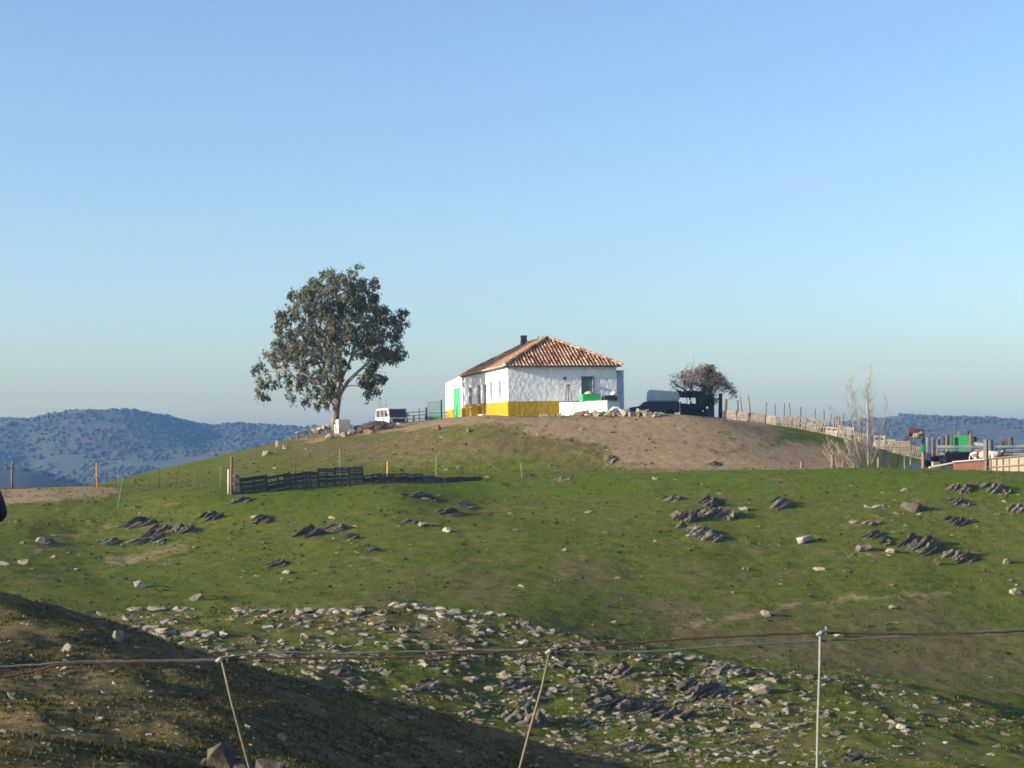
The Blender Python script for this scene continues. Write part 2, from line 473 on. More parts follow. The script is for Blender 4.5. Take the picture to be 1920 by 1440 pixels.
def build_ground():
    us = np.unique(np.concatenate([np.linspace(-1.6, -0.36, 60), np.linspace(-0.36, 0.36, 760), np.linspace(0.36, 1.6, 60)]))
    ys = np.concatenate([np.array([-12.0]), np.linspace(1.2, 15, 30), np.linspace(15.3, 42, 200), np.linspace(42.15, 80, 230), np.linspace(80.2, 150, 300), np.linspace(151, 200, 50), np.linspace(205, 300, 20), np.array([400, 600, 900, 1400, 2000, 2800])])
    U, Y = np.meshgrid(us, ys)
    X = U * np.maximum(np.abs(Y), 12.0) ; X = np.where(Y < 12, U * (12 + (12 - Y) * 0), X)
    Z = terrain(X, np.clip(Y, 1.0, 299.0))
    zb = np.full_like(X, -78.0)
    far = np.clip((Y - 230) / 170, 0, 1)
    Z = np.where(Y > 230, Z * (1 - far) + zb * far, Z)
    Z = np.where(Y < 1.0, -1.65, Z)
    nr, nc = X.shape
    co = np.stack([X, Y, Z], -1).reshape(-1, 3)
    idx = np.arange(nr * nc).reshape(nr, nc)
    f = np.stack([idx[:-1, :-1], idx[:-1, 1:], idx[1:, 1:], idx[1:, :-1]], -1).reshape(-1, 4)
    me = bpy.data.meshes.new('ground')
    me.vertices.add(len(co)); me.vertices.foreach_set('co', co.ravel())
    me.loops.add(f.size); me.loops.foreach_set('vertex_index', f.ravel())
    me.polygons.add(len(f)); me.polygons.foreach_set('loop_start', np.arange(0, f.size, 4))
    me.polygons.foreach_set('use_smooth', np.ones(len(f), bool))
    me.update(calc_edges=True)
    # bare earth and dry turf, laid out where the photograph has them
    x, y, z = X.ravel(), Y.ravel(), Z.ravel()
    yy = np.maximum(y, 1.0)
    w = y * _fw.y + z * _fw.z
    w = np.maximum(w, 1)
    px = 960 + F * (x * _rt.x + y * _rt.y + z * _rt.z) / w
    py = 720 - F * (x * _up.x + y * _up.y + z * _up.z) / w
    hilltop = (y > 112.5)
    front = (y < 114)
    wob = 14 * fbm(x / 2.5, y / 2.5, 5, 3)
    pyw = py + wob; pxw = px + 2 * wob
    dirt = np.zeros(len(x))
    for pts, wd in [([(840, 790), (960, 786), (1120, 790), (1240, 785), (1330, 785)], 24), ([(1080, 800), (1250, 805), (1400, 800)], 60),
                    ([(1180, 820), (1300, 830), (1400, 815)], 70), ([(1200, 850), (1290, 868), (1400, 862), (1520, 858)], 75), ([(1400, 850), (1560, 868)], 45), ([(1010, 800), (1150, 815), (1230, 860)], 45), ([(640, 808), (740, 800), (830, 793)], 13), ([(560, 826), (680, 812)], 9)]:
        dirt = np.maximum(dirt, stroke(pxw, pyw, pts, wd) * hilltop)
    for pts, wd, a in [([(-60, 935), (40, 928), (120, 921), (185, 918)], 30, 1), ([(1270, 1175), (1340, 1165), (1420, 1148), (1520, 1130), (1640, 1118), (1760, 1106)], 15, .85),
                       ([(1240, 1145), (1440, 1143), (1560, 1122)], 16, .5), ([(1380, 1200), (1560, 1215)], 26, .5), ([(225, 1058), (290, 1042), (340, 1030)], 20, .9), ([(70, 1035), (150, 1000), (215, 985)], 16, .7), ([(150, 1080), (330, 1052)], 12, .5), ([(1560, 1040), (1650, 1040)], 20, .6),
                       ([(1590, 990), (1680, 965)], 24, .6), ([(1280, 1010), (1330, 1015)], 30, .5), ([(680, 1045), (700, 1050)], 16, .7), ([(550, 990), (580, 1003)], 16, .6), ([(880, 1105), (1050, 1095)], 18, .45), ([(1850, 1300), (1930, 1290)], 22, .6), ([(300, 985), (390, 1010)], 20, .4)]:
        dirt = np.maximum(dirt, (a if py_lo(pts) < 945 else .62 * a) * stroke(pxw, pyw, pts, wd * 1.25) * front)
    dry = 0.55 * np.clip(stroke(pxw, pyw, [(520, 835), (700, 835), (900, 830), (1120, 850)], 90), 0, 1) * hilltop
    dry = np.maximum(dry, 0.75 * np.clip((41 - y) / 4, 0, 1))
    dry = np.maximum(dry, 0.50 * stroke(pxw, pyw, [(1250, 1160), (1500, 1220), (1930, 1230)], 170) * (y > 66) * front)
    dry = np.maximum(dry, 0.40 * stroke(pxw, pyw, [(620, 1120), (1000, 1080), (1300, 1080)], 90) * (y > 66) * front)
    dry = np.maximum(dry, 0.30 * (y > 42) * (y < 70))
    lush = stroke(px, py + wob * .6, [(430, 930), (900, 905), (1300, 892), (1930, 905)], 75) * front * (y > 95)
    lush = np.maximum(lush, 0.9 * stroke(pxw, pyw, [(1440, 812), (1520, 822), (1600, 836)], 28) * hilltop)
    lush = np.maximum(lush, 0.8 * stroke(pxw, pyw, [(240, 893), (400, 858), (520, 830)], 26) * hilltop)
    lush = np.maximum(lush, 0.5 * stroke(pxw, pyw, [(180, 1090), (500, 1080), (800, 1060)], 60) * front * (y > 72))
    lush = np.maximum(lush, 0.9 * stroke(pxw, pyw, [(1560, 890), (1700, 865), (1740, 850)], 30) * (y > 112))
    for nm, a in (('dirt', dirt), ('dry', dry), ('lush', lush)):
        at_ = me.attributes.new(nm, 'FLOAT', 'POINT'); at_.data.foreach_set('value', np.clip(a, 0, 1).astype(np.float32))
    m, nt, b = nodes_of('pasture')
    pos = N(nt, 'ShaderNodeNewGeometry').outputs['Position']
    A = lambda n: N(nt, 'ShaderNodeAttribute', attribute_name=n).outputs['Fac']
    big = tex(nt, 0.22, 4, 0.6, vec=pos); mid = tex(nt, 1.6, 6, 0.72, vec=pos); fine = tex(nt, 9.0, 6, 0.75, vec=pos); grit = tex(nt, 26.0, 3, 0.7, vec=pos)
    grass = ramp(nt, mid, [(0.30, (0.050, 0.066, 0.008)), (0.46, (0.088, 0.106, 0.013)), (0.58, (0.112, 0.126, 0.018)), (0.75, (0.165, 0.15, 0.036))])
    lushc = ramp(nt, mid, [(0.30, (0.052, 0.080, 0.006)), (0.6, (0.096, 0.132, 0.011))])
    drytc = ramp(nt, mid, [(0.30, (0.075, 0.060, 0.028)), (0.52, (0.135, 0.105, 0.046)), (0.75, (0.20, 0.145, 0.085))])
    earth = ramp(nt, mid, [(0.28, (0.135, 0.095, 0.050)), (0.45, (0.235, 0.172, 0.102)), (0.58, (0.275, 0.202, 0.122)), (0.75, (0.34, 0.25, 0.155))])

    def soft(att, nz, k, lo, hi):
        """attribute broken up by noise"""
        s = N(nt, 'ShaderNodeMath', operation='MULTIPLY_ADD'); nt.links.new(nz, s.inputs[0]); s.inputs[1].default_value = k; s.inputs[2].default_value = -k / 2
        t = N(nt, 'ShaderNodeMath', operation='ADD'); nt.links.new(att, t.inputs[0]); nt.links.new(s.outputs[0], t.inputs[1])
        r = N(nt, 'ShaderNodeMapRange', interpolation_type='SMOOTHSTEP'); r.inputs[1].default_value = lo; r.inputs[2].default_value = hi
        nt.links.new(t.outputs[0], r.inputs[0]); return r.outputs[0]
    col = mixc(nt, soft(A('lush'), mid, 0.9, 0.1, 0.9), grass, lushc)
    col = mixc(nt, soft(A('dry'), big, 1.5, 0.05, 0.75), col, drytc)
    patch = N(nt, 'ShaderNodeMath', operation='MULTIPLY'); nt.links.new(big, patch.inputs[0]); nt.links.new(mid, patch.inputs[1])
    col = mixc(nt, ramp(nt, patch.outputs[0], [(0.30, (0, 0, 0)), (0.40, (.55, .55, .55))]), col, drytc)
    col = mixc(nt, soft(A('dirt'), mid, 1.3, 0.2, 0.8), col, earth)
    col = mixc(nt, 0.8, col, ramp(nt, fine, [(0.30, (0.36, 0.37, 0.35)), (0.5, (1, 1, 1)), (0.70, (1.55, 1.48, 1.3))]), 'MULTIPLY')
    # chips of stone lying in the turf
    v = N(nt, 'ShaderNodeTexVoronoi'); v.inputs['Scale'].default_value = 2.6; nt.links.new(pos, v.inputs['Vector'])
    chip = ramp(nt, v.outputs['Distance'], [(0.055, (1, 1, 1)), (0.08, (0, 0, 0))])
    col = mixc(nt, chip, col, (0.36, 0.32, 0.25))
    v2 = N(nt, 'ShaderNodeTexVoronoi'); v2.inputs['Scale'].default_value = 1.7; v2.inputs['Randomness'].default_value = 1.0; nt.links.new(pos, v2.inputs['Vector'])
    weed = ramp(nt, v2.outputs['Distance'], [(0.07, (.8, .8, .8)), (0.15, (0, 0, 0))])
    col = mixc(nt, weed, col, (0.030, 0.036, 0.012))
    nt.links.new(col, b.inputs['Base Color']); b.inputs['Roughness'].default_value = 1.0; b.inputs['Specular IOR Level'].default_value = 0.05
    h = N(nt, 'ShaderNodeMath', operation='MULTIPLY_ADD'); nt.links.new(fine, h.inputs[0]); h.inputs[1].default_value = 0.7
    nt.links.new(grit, h.inputs[2])
    bump(nt, b, h.outputs[0], 0.55, 0.10)
    me.materials.append(m)
    o = bpy.data.objects.new('ground', me); COL.objects.link(o)
    tag(o, kind='structure')
    return o


build_ground()


# ================================================================== GRASS TUFTS (uncountable)
def build_tufts(n=95000, name='grass', label='short winter grass tufts growing over the slopes', span=None, hh=(.03, .085), stops=None, seed=5):
    r = np.random.default_rng(seed)
    px = r.uniform(-60, 1980, n * 2)
    Y = np.where(r.random(n * 2) < 0.35, r.uniform(17, 42, n * 2), r.uniform(45, 116, n * 2))
    if span: Y = r.uniform(span[0], span[1], n * 2)
    x = np.array([ray(p, 1000).x for p in np.linspace(-60, 1980, 400)])
    u = np.interp(px, np.linspace(-60, 1980, 400), x)
    X = u * Y
    keep = fbm(X / 1.3, Y / 1.3, 77, 3) + 0.25 * fbm(X / 5, Y / 5, 8, 2) + (0 if span is None else .25 * r.normal(size=len(X))) > 0.02
    X, Y = X[keep][:n], Y[keep][:n]
    Z = terrain(X, Y)
    k = len(X)
    h = r.uniform(hh[0], hh[1], k) * (np.where(Y < 43, 0.6, 1.0) if span is None else 1.0)
    V = []; 
    for b in range(3 if span is None else 6):
        a = r.uniform(0, 6.283, k); wv = h * (r.uniform(.25, .5, k) if name == 'grass' else r.uniform(.12, .3, k) if name == 'dry_grass' else r.uniform(.6, 1.3, k)); ln = h * r.uniform(-.9, .9, k)
        ca, sa = np.cos(a), np.sin(a)
        base = np.stack([X, Y, Z - 0.02], -1)
        V.append(np.stack([base + np.stack([-ca * wv, -sa * wv, 0 * h], -1), base + np.stack([ca * wv, sa * wv, 0 * h], -1), base + np.stack([ln * sa, ln * ca, h], -1)], 1))
    V = np.concatenate(V).reshape(-1, 3)
    f = np.arange(len(V)).reshape(-1, 3)
    me = bpy.data.meshes.new(name)
    me.vertices.add(len(V)); me.vertices.foreach_set('co', V.ravel())
    me.loops.add(f.size); me.loops.foreach_set('vertex_index', f.ravel())
    me.polygons.add(len(f)); me.polygons.foreach_set('loop_start', np.arange(0, f.size, 3))
    me.update(calc_edges=True)
    m, nt, b = nodes_of(name + '_blades')
    pos = N(nt, 'ShaderNodeNewGeometry').outputs['Position']
    c = ramp(nt, tex(nt, 0.9, 4, 0.7, vec=pos), stops or [(0.3, (0.060, 0.074, 0.012)), (0.5, (0.10, 0.115, 0.018)), (0.7, (0.16, 0.14, 0.05))])
    nt.links.new(c, b.inputs['Base Color']); b.inputs['Roughness'].default_value = 1.0; b.inputs['Specular IOR Level'].default_value = 0.05
    me.materials.append(m)
    o = bpy.data.objects.new(name, me); COL.objects.link(o)
    tag(o, label, 'grass', kind='stuff')


build_tufts()
build_tufts(46000, 'dry_grass', 'withered grass and weeds on the brown spur', (16.5, 42), (.02, .075), [(0.3, (0.05, 0.042, 0.02)), (0.5, (0.09, 0.078, 0.03)), (0.7, (0.15, 0.115, 0.06))], 9)
build_tufts(2400, 'weeds', 'dark low weeds dotted over the green slopes', (60, 128), (.04, .12), [(0.3, (0.030, 0.040, 0.012)), (0.5, (0.055, 0.062, 0.018)), (0.7, (0.11, 0.09, 0.04))], 10)


# ================================================================== DISTANT HILLS AND THEIR WOODS
HILL_Y0, HILL_Y1 = 700.0, 1500.0
HC = [(-400, 800), (-200, 790), (0, 787), (50, 791), (90, 784), (130, 781), (190, 778), (235, 776), (285, 781), (340, 791), (392, 801), (450, 797), (505, 799), (560, 803), (670, 801), (900, 806), (1300, 804), (1600, 796), (1680, 789), (1740, 792), (1800, 795), (1850, 793), (1920, 793), (2000, 792), (2300, 800)]
_hu = np.array([ray(p, 780).x for p, q in HC]); _hs = np.array([ray(p, q).z for p, q in HC])


def hill_z(x, y):
    u = x / y
    top = pchip(_hu, _hs, u.ravel()).reshape(u.shape)
    t = np.clip((y - HILL_Y0) / (HILL_Y1 - HILL_Y0), 0, 1.3)
    prof = np.where(t <= 1, np.sin(t * math.pi / 2) ** 1.15, 1 - (t - 1) * 1.5)
    z = y * (-0.082 + (top + 0.082) * prof)
    rough = np.clip(1 - np.abs(t - 1) * 4, 0, 1)
    z = z + (1 - rough) * prof * (26 * fbm(x / 170, y / 230, 41, 3))
    # a lower spur in front of the big one
    z = np.maximum(z, -72 + 66 * np.exp(-((x + 265) / 120) ** 2) * np.exp(-((y - 860) / 120) ** 2) + 6 * fbm(x / 60, y / 60, 4, 2))
    return z


def build_hills():
    us = np.linspace(-0.5, 0.5, 320); ys = np.linspace(HILL_Y0 - 60, HILL_Y1 + 180, 120)
    U, Y = np.meshgrid(us, ys); X = U * Y
    Z = hill_z(X, Y)
    nr, nc = X.shape
    co = np.stack([X, Y, Z], -1).reshape(-1, 3)
    idx = np.arange(nr * nc).reshape(nr, nc)
    f = np.stack([idx[:-1, :-1], idx[:-1, 1:], idx[1:, 1:], idx[1:, :-1]], -1).reshape(-1, 4)
    me = bpy.data.meshes.new('distant_hills'); me.from_pydata(co.tolist(), [], f.tolist())
    m, nt, b = nodes_of('scrubby_hillside')
    pos = N(nt, 'ShaderNodeNewGeometry').outputs['Position']
    c = ramp(nt, tex(nt, 0.014, 6, 0.65, vec=pos), [(0.32, (0.020, 0.028, 0.012)), (0.5, (0.026, 0.029, 0.014)), (0.66, (0.036, 0.034, 0.019)), (0.80, (0.07, 0.05, 0.032))])
    nt.links.new(c, b.inputs['Base Color']); b.inputs['Roughness'].default_value = 1
    me.materials.append(m); me.polygons.foreach_set('use_smooth', [True] * len(me.polygons))
    o = bpy.data.objects.new('distant_hills', me); COL.objects.link(o); tag(o, kind='structure')

    bm = bmesh.new(); bmesh.ops.create_icosphere(bm, subdivisions=1, radius=1)
    bv = np.array([v.co for v in bm.verts]); bf = np.array([[v.index for v in q.verts] for q in bm.faces]); bm.free()
    r = np.random.default_rng(3)
    n = 11000
    u = np.concatenate([r.uniform(-0.34, -0.085, n), r.uniform(0.19, 0.34, n // 2), r.uniform(-0.34, -0.085, 620), r.uniform(0.19, 0.34, 360)])
    y = np.concatenate([r.uniform(HILL_Y0 + 40, HILL_Y1, n + n // 2), r.uniform(HILL_Y1 - 28, HILL_Y1 + 6, 980)])
    x = u * y; z = hill_z(x, y)
    keep = (fbm(x / 60, y / 60, 13, 3) > -0.22) | (y > HILL_Y1 - 30)
    x, y, z = x[keep], y[keep], z[keep]
    k = len(x)
    s = r.uniform(0.5, 1.0, k) ** 2 * 1.9 * np.where(y > HILL_Y1 - 29, 1.25, 1.0) * (0.75 + 0.25 * y / HILL_Y1)
    jit = 1 + r.uniform(-.28, .28, (k, len(bv), 1))
    V = bv[None] * jit * np.stack([s * r.uniform(.9, 1.7, k), s * r.uniform(.9, 1.7, k), s * r.uniform(.6, 1.0, k)], -1)[:, None]
    V = V + np.stack([x, y, z + s * 0.55], -1)[:, None]
    V = V.reshape(-1, 3); fcs = (bf[None] + (np.arange(k) * len(bv))[:, None, None]).reshape(-1, 3)
    me = bpy.data.meshes.new('woods')
    me.vertices.add(len(V)); me.vertices.foreach_set('co', V.ravel())
    me.loops.add(fcs.size); me.loops.foreach_set('vertex_index', fcs.ravel())
    me.polygons.add(len(fcs)); me.polygons.foreach_set('loop_start', np.arange(0, fcs.size, 3))
    me.update(calc_edges=True)
    m, nt, b = nodes_of('holm_oak_leaves')
    pos = N(nt, 'ShaderNodeNewGeometry').outputs['Position']
    c = ramp(nt, tex(nt, 0.05, 5, 0.7, vec=pos), [(0.3, (0.014, 0.020, 0.009)), (0.6, (0.025, 0.031, 0.014)), (0.75, (0.04, 0.036, 0.02))])
    nt.links.new(c, b.inputs['Base Color']); b.inputs['Roughness'].default_value = 1
    me.materials.append(m)
    o = bpy.data.objects.new('woods', me); COL.objects.link(o)
    tag(o, 'scattered evergreen woods covering the far blue hills', 'woods', kind='stuff')


build_hills()


# ================================================================== ROCKS
def slab(mb, M4, sx, sy, sz, rng, n=16, e=2.6, jag=.2):
    """one broken slab: hull of points in a box, roughened"""
    bm = bmesh.new()
    for _ in range(n):
        p = Vector((rng.uniform(-1, 1), rng.uniform(-1, 1), rng.uniform(-1, 1)))
        k = (abs(p.x) ** e + abs(p.y) ** e + abs(p.z) ** e) ** (1 / e)
        p = p / max(k, .2) * rng.uniform(.82, 1.0)
        bm.verts.new((p.x * sx, p.y * sy, p.z * sz))
    g = bmesh.ops.convex_hull(bm, input=bm.verts)
    bmesh.ops.delete(bm, geom=[v for v in bm.verts if not v.link_faces], context='VERTS')
    bmesh.ops.triangulate(bm, faces=bm.faces)
    bmesh.ops.subdivide_edges(bm, edges=bm.edges, cuts=1, use_grid_fill=True)
    bm.verts.ensure_lookup_table(); bm.verts.index_update()
    off = Vector((rng.uniform(0, 99), rng.uniform(0, 99), rng.uniform(0, 99)))
    q = (sx * sy * sz) ** (1 / 3)
    vs = []
    for v in bm.verts:
        d = mnoise.noise_vector(v.co / q * 0.9 + off)
        vs.append(M4 @ (v.co + Vector((d.x * .16 * min(sx, q), d.y * .16 * min(sy, q), d.z * jag * min(sz, q)))))
    mb.add(vs, [[v.index for v in f.verts] for f in bm.faces])
    bm.free()


def frame_on_ground(p):
    e = 0.6
    gx = (tz(p.x + e, p.y) - tz(p.x - e, p.y)) / (2 * e); gy = (tz(p.x, p.y + e) - tz(p.x, p.y - e)) / (2 * e)
    return gx, gy


def plate(mb, M4, L, h, t, rng, n=8):
    """one upturned bed of rock: a thin ragged fin that climbs to one end and breaks off"""
    rows = []
    pk = rng.uniform(.15, .42)
    for k in range(n + 1):
        s = k / n - .5
        up = (.18 + .82 * ((s + .5) / (pk + .5)) ** rng.uniform(.7, 1.3)) if s < pk else 1 - .75 * ((s - pk) / (.5 - pk + 1e-6)) ** .7
        z = h * up * rng.uniform(.80, 1.10); th = t * rng.uniform(.75, 1.2) * (1 - .5 * abs(s * 2) ** 3)
        x = L * (s + rng.uniform(-.3, .3) / n); w = rng.uniform(-.25, .25) * t
        rows.append([(x, -th * .62 + w, -h * .6), (x + rng.uniform(-.02, .02) * L, -th * .5 + w, z * rng.uniform(.3, .5)), (x, -th * rng.uniform(.2, .5) + w, z * rng.uniform(.86, .97)), (x, th * .12 + w, z), (x, th * .55 + w, z * rng.uniform(.7, .9)), (x, th * .7 + w, -h * .6)])
    v = [M4 @ Vector(p) for r in rows for p in r]; m = 6; f = []
    for k in range(n):
        for q in range(m - 1):
            a = k * m + q
            f += [(a, a + m, a + 1), (a + 1, a + m, a + m + 1)] if rng.random() < .5 else [(a, a + m, a + m + 1), (a, a + m + 1, a + 1)]
    f += [tuple(range(m)), tuple(n * m + q for q in range(m - 1, -1, -1))]
    mb.add(v, f)


def outcrop(px, py, wpx, hpx, label, n=5, mat='rock', strike=42, name='rock_outcrop', flat=False, group=None):
    """bedrock breaking out of the turf in leaning plates that run one way"""
    p = ground_at(px, py)
    rng = random.Random(int(px * 7 + py * 13))
    W = wpx * p.y / F; H = hpx * p.y / F
    gx, gy = frame_on_ground(p)
    mb = MB()
    if flat:
        for i in range(n):
            t = (i + 0.5) / n - 0.5
            c = Vector((t * W + rng.uniform(-.1, .1) * W, rng.uniform(-.6, .6) * W / n, 0))
            sx, sy, sz = W / n * rng.uniform(.9, 1.5), W / n * rng.uniform(.8, 1.2), H * rng.uniform(.28, .5)
            R = Matrix.Rotation(rng.uniform(-.3, .4), 4, 'Z') @ Matrix.Rotation(rng.uniform(-.15, .35), 4, 'X') @ Matrix.Rotation(rng.uniform(-.25, .1), 4, 'Y')
            slab(mb, Matrix.Translation(c + Vector((0, 0, c.x * gx + c.y * gy + sz * rng.uniform(-.2, .2)))) @ R, sx, sy, sz, rng, 14, 3.4, .45)
    else:
        m = n + 3
        t0 = max(.09, H * .17)
        for i in range(m):
            f = (i + .5) / m - .5
            st = math.radians(strike + rng.uniform(-13, 13))
            ex = Vector((math.cos(st), math.sin(st), 0)); ey = Vector((-math.sin(st), math.cos(st), 0))
            c = Vector((f * W * .62 + rng.uniform(-.16, .16) * W, -f * W * .62 + rng.uniform(-.12, .12) * W, 0))
            L = W * rng.uniform(.60, 1.20) * (1 - .5 * abs(f)); h = H * rng.choice([.3, .45, .6, .8]) * rng.uniform(.8, 1.1) * (1 - .4 * abs(f))
            climb = math.atan(gx * ex.x + gy * ex.y)
            R = Matrix.Rotation(st, 4, 'Z') @ Matrix.Rotation(-climb - rng.uniform(.0, .12), 4, 'Y') @ Matrix.Rotation(rng.uniform(.15, .65), 4, 'X')
            plate(mb, Matrix.Translation(c + Vector((0, 0, c.x * gx + c.y * gy - .03 * H))) @ R, L, h, t0 * rng.choice([.5, .8, 1.2, 2.0]), rng)
        # the buried body that joins the fins
        slab(mb, Matrix.Translation((0, 0, -.18 * H)) @ Matrix.Rotation(math.radians(-38), 4, 'Z') @ Matrix.Rotation(math.atan(gy) * .7, 4, 'X'), W * .42, W * .15, H * .24, rng, 20, 2.6, .4)
    o = mb.build(name, M[mat], recalc=True)
    o.location = p
    return tag(o, label, 'rock', group)


def boulder(px, py, wpx, hpx, label, mat='pale_rock', group=None, name='boulder'):
    p = ground_at(px, py); rng = random.Random(int(px * 3 + py * 5))
    W = wpx * p.y / F; H = hpx * p.y / F
    mb = MB()
    slab(mb, Matrix.Translation((0, 0, H * .30)) @ Matrix.Rotation(rng.uniform(-.15, .15), 4, 'Y'), W / 2, W * .33, H * .62, rng, 15, 3.2, .45)
    o = mb.build(name, M[mat]); o.location = p + Vector((0, W * .15, 0)); o.rotation_euler = (0, 0, rng.uniform(-.3, .3))
    return tag(o, label, 'rock', group)


OUT = [
 (1279, 972, 46, 34, 'dark upright slab at the upper edge of the big jagged outcrop below the brown yard', 3),
 (1327, 944, 58, 20, 'long dark slab crowning the big jagged outcrop, casting shadow over the turf', 3),
 (1322, 966, 46, 26, 'leaning plates in the middle of the big jagged outcrop', 4),
 (1358, 970, 54, 30, 'broad black faced plate facing downhill on the big jagged outcrop', 3),
 (1292, 992, 44, 24, 'stepped plates low on the big jagged outcrop beside its upright slab', 4),
 (1322, 1004, 66, 30, 'fan of tilted plates at the foot of the big jagged outcrop', 6),
 (1258, 936, 44, 12, 'low row of dark plates just uphill of the big jagged outcrop', 4),
 (1462, 947, 52, 20, 'small outcrop of stepped plates on the bright turf below the thin bare tree', 5),
 (1722, 1026, 84, 34, 'long tilted grey slab with a black shaded flank above the dirt track', 5),
 (1796, 1046, 60, 18, 'low broken plates just downhill of the long tilted grey slab', 5),
 (1650, 1012, 60, 14, 'thin tilted plates uphill of the small wedge rock near the long grey slab', 4),
 (1786, 980, 46, 18, 'dark hummock of rock between the square boulder and the stacked ledges', 4),
 (1805, 920, 48, 20, 'stacked ledges of grey rock on the slope under the corral', 5),
 (1798, 945, 44, 18, 'lower steps of the stacked ledges under the corral', 4),
 (1866, 918, 54, 26, 'pale topped ledge with a long shadow beneath the plywood corral fence', 4),
 (1905, 955, 40, 20, 'dark pointed rock by the frame edge below the corral', 3),
 (350, 996, 46, 24, 'dark humped outcrop downhill of the leaning fence stakes', 4),
 (250, 985, 58, 22, 'grey outcrop at the head of the stony slope below the green stake', 5),
 (302, 992, 40, 14, 'low dark plates beside the dark humped outcrop', 4),
 (258, 1018, 44, 18, 'leaning plates downhill of the grey outcrop at the head of the stony slope', 4),
 (288, 1004, 42, 16, 'mid slope plates between two dark outcrops on the stony slope', 4),
 (292, 1018, 40, 16, 'lowest pair of dark plates on the stony slope above the bare earth patch', 3),
 (205, 1018, 40, 12, 'small ledges at the far end of the stony slope above the pale boulders', 4),
 (445, 941, 40, 12, 'flat black slab lying just below the end post of the dark pallet fence', 2),
 (396, 970, 48, 16, 'dark ledge on the turf downhill of the flat black slab', 3),
 (490, 976, 40, 14, 'single slanted ledge alone on the turf below the dark pallets', 3),
 (578, 1001, 50, 24, 'streaked grey outcrop below the tallest dark pallets', 5),
 (629, 993, 38, 16, 'dark wedge beside the streaked grey outcrop', 3),
 (518, 1060, 48, 20, 'pair of tilted dark plates alone in mid slope', 3),
 (657, 1008, 38, 13, 'slanting ledge downhill of the dark wedge', 3),
 (700, 1033, 34, 12, 'dark shard of rock over a bare red patch of earth', 2),
 (792, 934, 56, 16, 'string of mossy plates below the lower end of the dark pallet fence', 6),
 (838, 964, 52, 18, 'grey plates in a row on the green slope below the house', 5),
 (876, 950, 46, 14, 'upper end of the row of grey plates on the green slope below the house', 4),
 (767, 981, 32, 10, 'small tilted plates beneath the row of grey plates', 3),
 (1055, 900, 40, 10, 'low dark slab on the brow of the slope below the yard', 2),
 (990, 892, 34, 7, 'thin dark ledge on the brow beside the leaning green stake', 3),
 (1145, 862, 26, 8, 'small dark ledge in the brown yard bank', 3),
 (1340, 872, 30, 9, 'lichened ledge at the lower lip of the brown yard', 3),
 (85, 1018, 44, 10, 'low dark ledge beside the edge of the stony slope', 3),
 (980, 1352, 86, 54, 'big black shadowed crag on the stony knoll behind the middle wire post', 6),
 (972, 1293, 84, 26, 'long shaded ledge above the big black crag on the stony knoll', 4),
 (1138, 1322, 88, 44, 'heap of broken plates at the heart of the stony knoll', 8),
 (1235, 1338, 96, 34, 'low black ledge on the stony knoll downhill of the broken heap', 5),
 (1312, 1294, 84, 34, 'dark crag on the stony knoll between the middle and the zinc wire posts', 6),
 (1372, 1262, 70, 22, 'long dark ledge along the crest of the stony knoll', 5),
 (1168, 1262, 60, 24, 'pointed plates on the upper part of the stony knoll', 5),
 (800, 1285, 50, 16, 'low plates beneath the wires on the stony knoll', 4),
 (1195, 1405, 70, 18, 'low dark ledge near the bottom of the stony knoll', 4),
 (640, 1262, 60, 14, 'row of plates on the stony knoll close to the brown spur', 5),
 (610, 1290, 44, 16, 'broken ledge on the stony knoll at the edge of the brown spur', 4),
 (1270, 1405, 44, 14, 'dark flat ledge below the dark crag on the stony knoll', 3),
 (1600, 1428, 60, 18, 'dark turf covered ledge at the bottom beside the zinc wire post', 3),
]
for (a, b_, w_, h_, l_, n_) in OUT:
    outcrop(a, b_, w_, h_, l_, n_)
for a in [
 (1624, 980, 60, 10, 'patch of pale flat ledges on the slope below the corral', 6), (1640, 950, 30, 9, 'little pale ledges at the top of the pale patch below the corral', 3),
 (300, 1145, 110, 14, 'pale rubble strip at the crest of the stony knoll next to the brown spur', 8), (480, 1146, 90, 12, 'thin line of pale rubble along the knoll crest', 8),
 (620, 1148, 110, 18, 'pale plates heaped on the knoll crest, under the streaked outcrop', 9), (800, 1142, 120, 14, 'broad pale pavement of plates at the top of the knoll', 9),
 (910, 1152, 80, 12, 'pale plates stepping down the knoll crest', 7), (350, 1190, 130, 18, 'long drift of pale rubble halfway down behind the brown spur', 9), (260, 1180, 80, 14, 'pale rubble touching the shaded edge of the brown spur', 7),
 (1010, 1180, 80, 14, 'flat plates on the falling crest of the knoll', 7), (1300, 1235, 80, 14, 'pale plates on the knoll crest beside the long dark ledge', 7)]:
    outcrop(*a[:5], n=a[5], mat='pale_rock', flat=True)
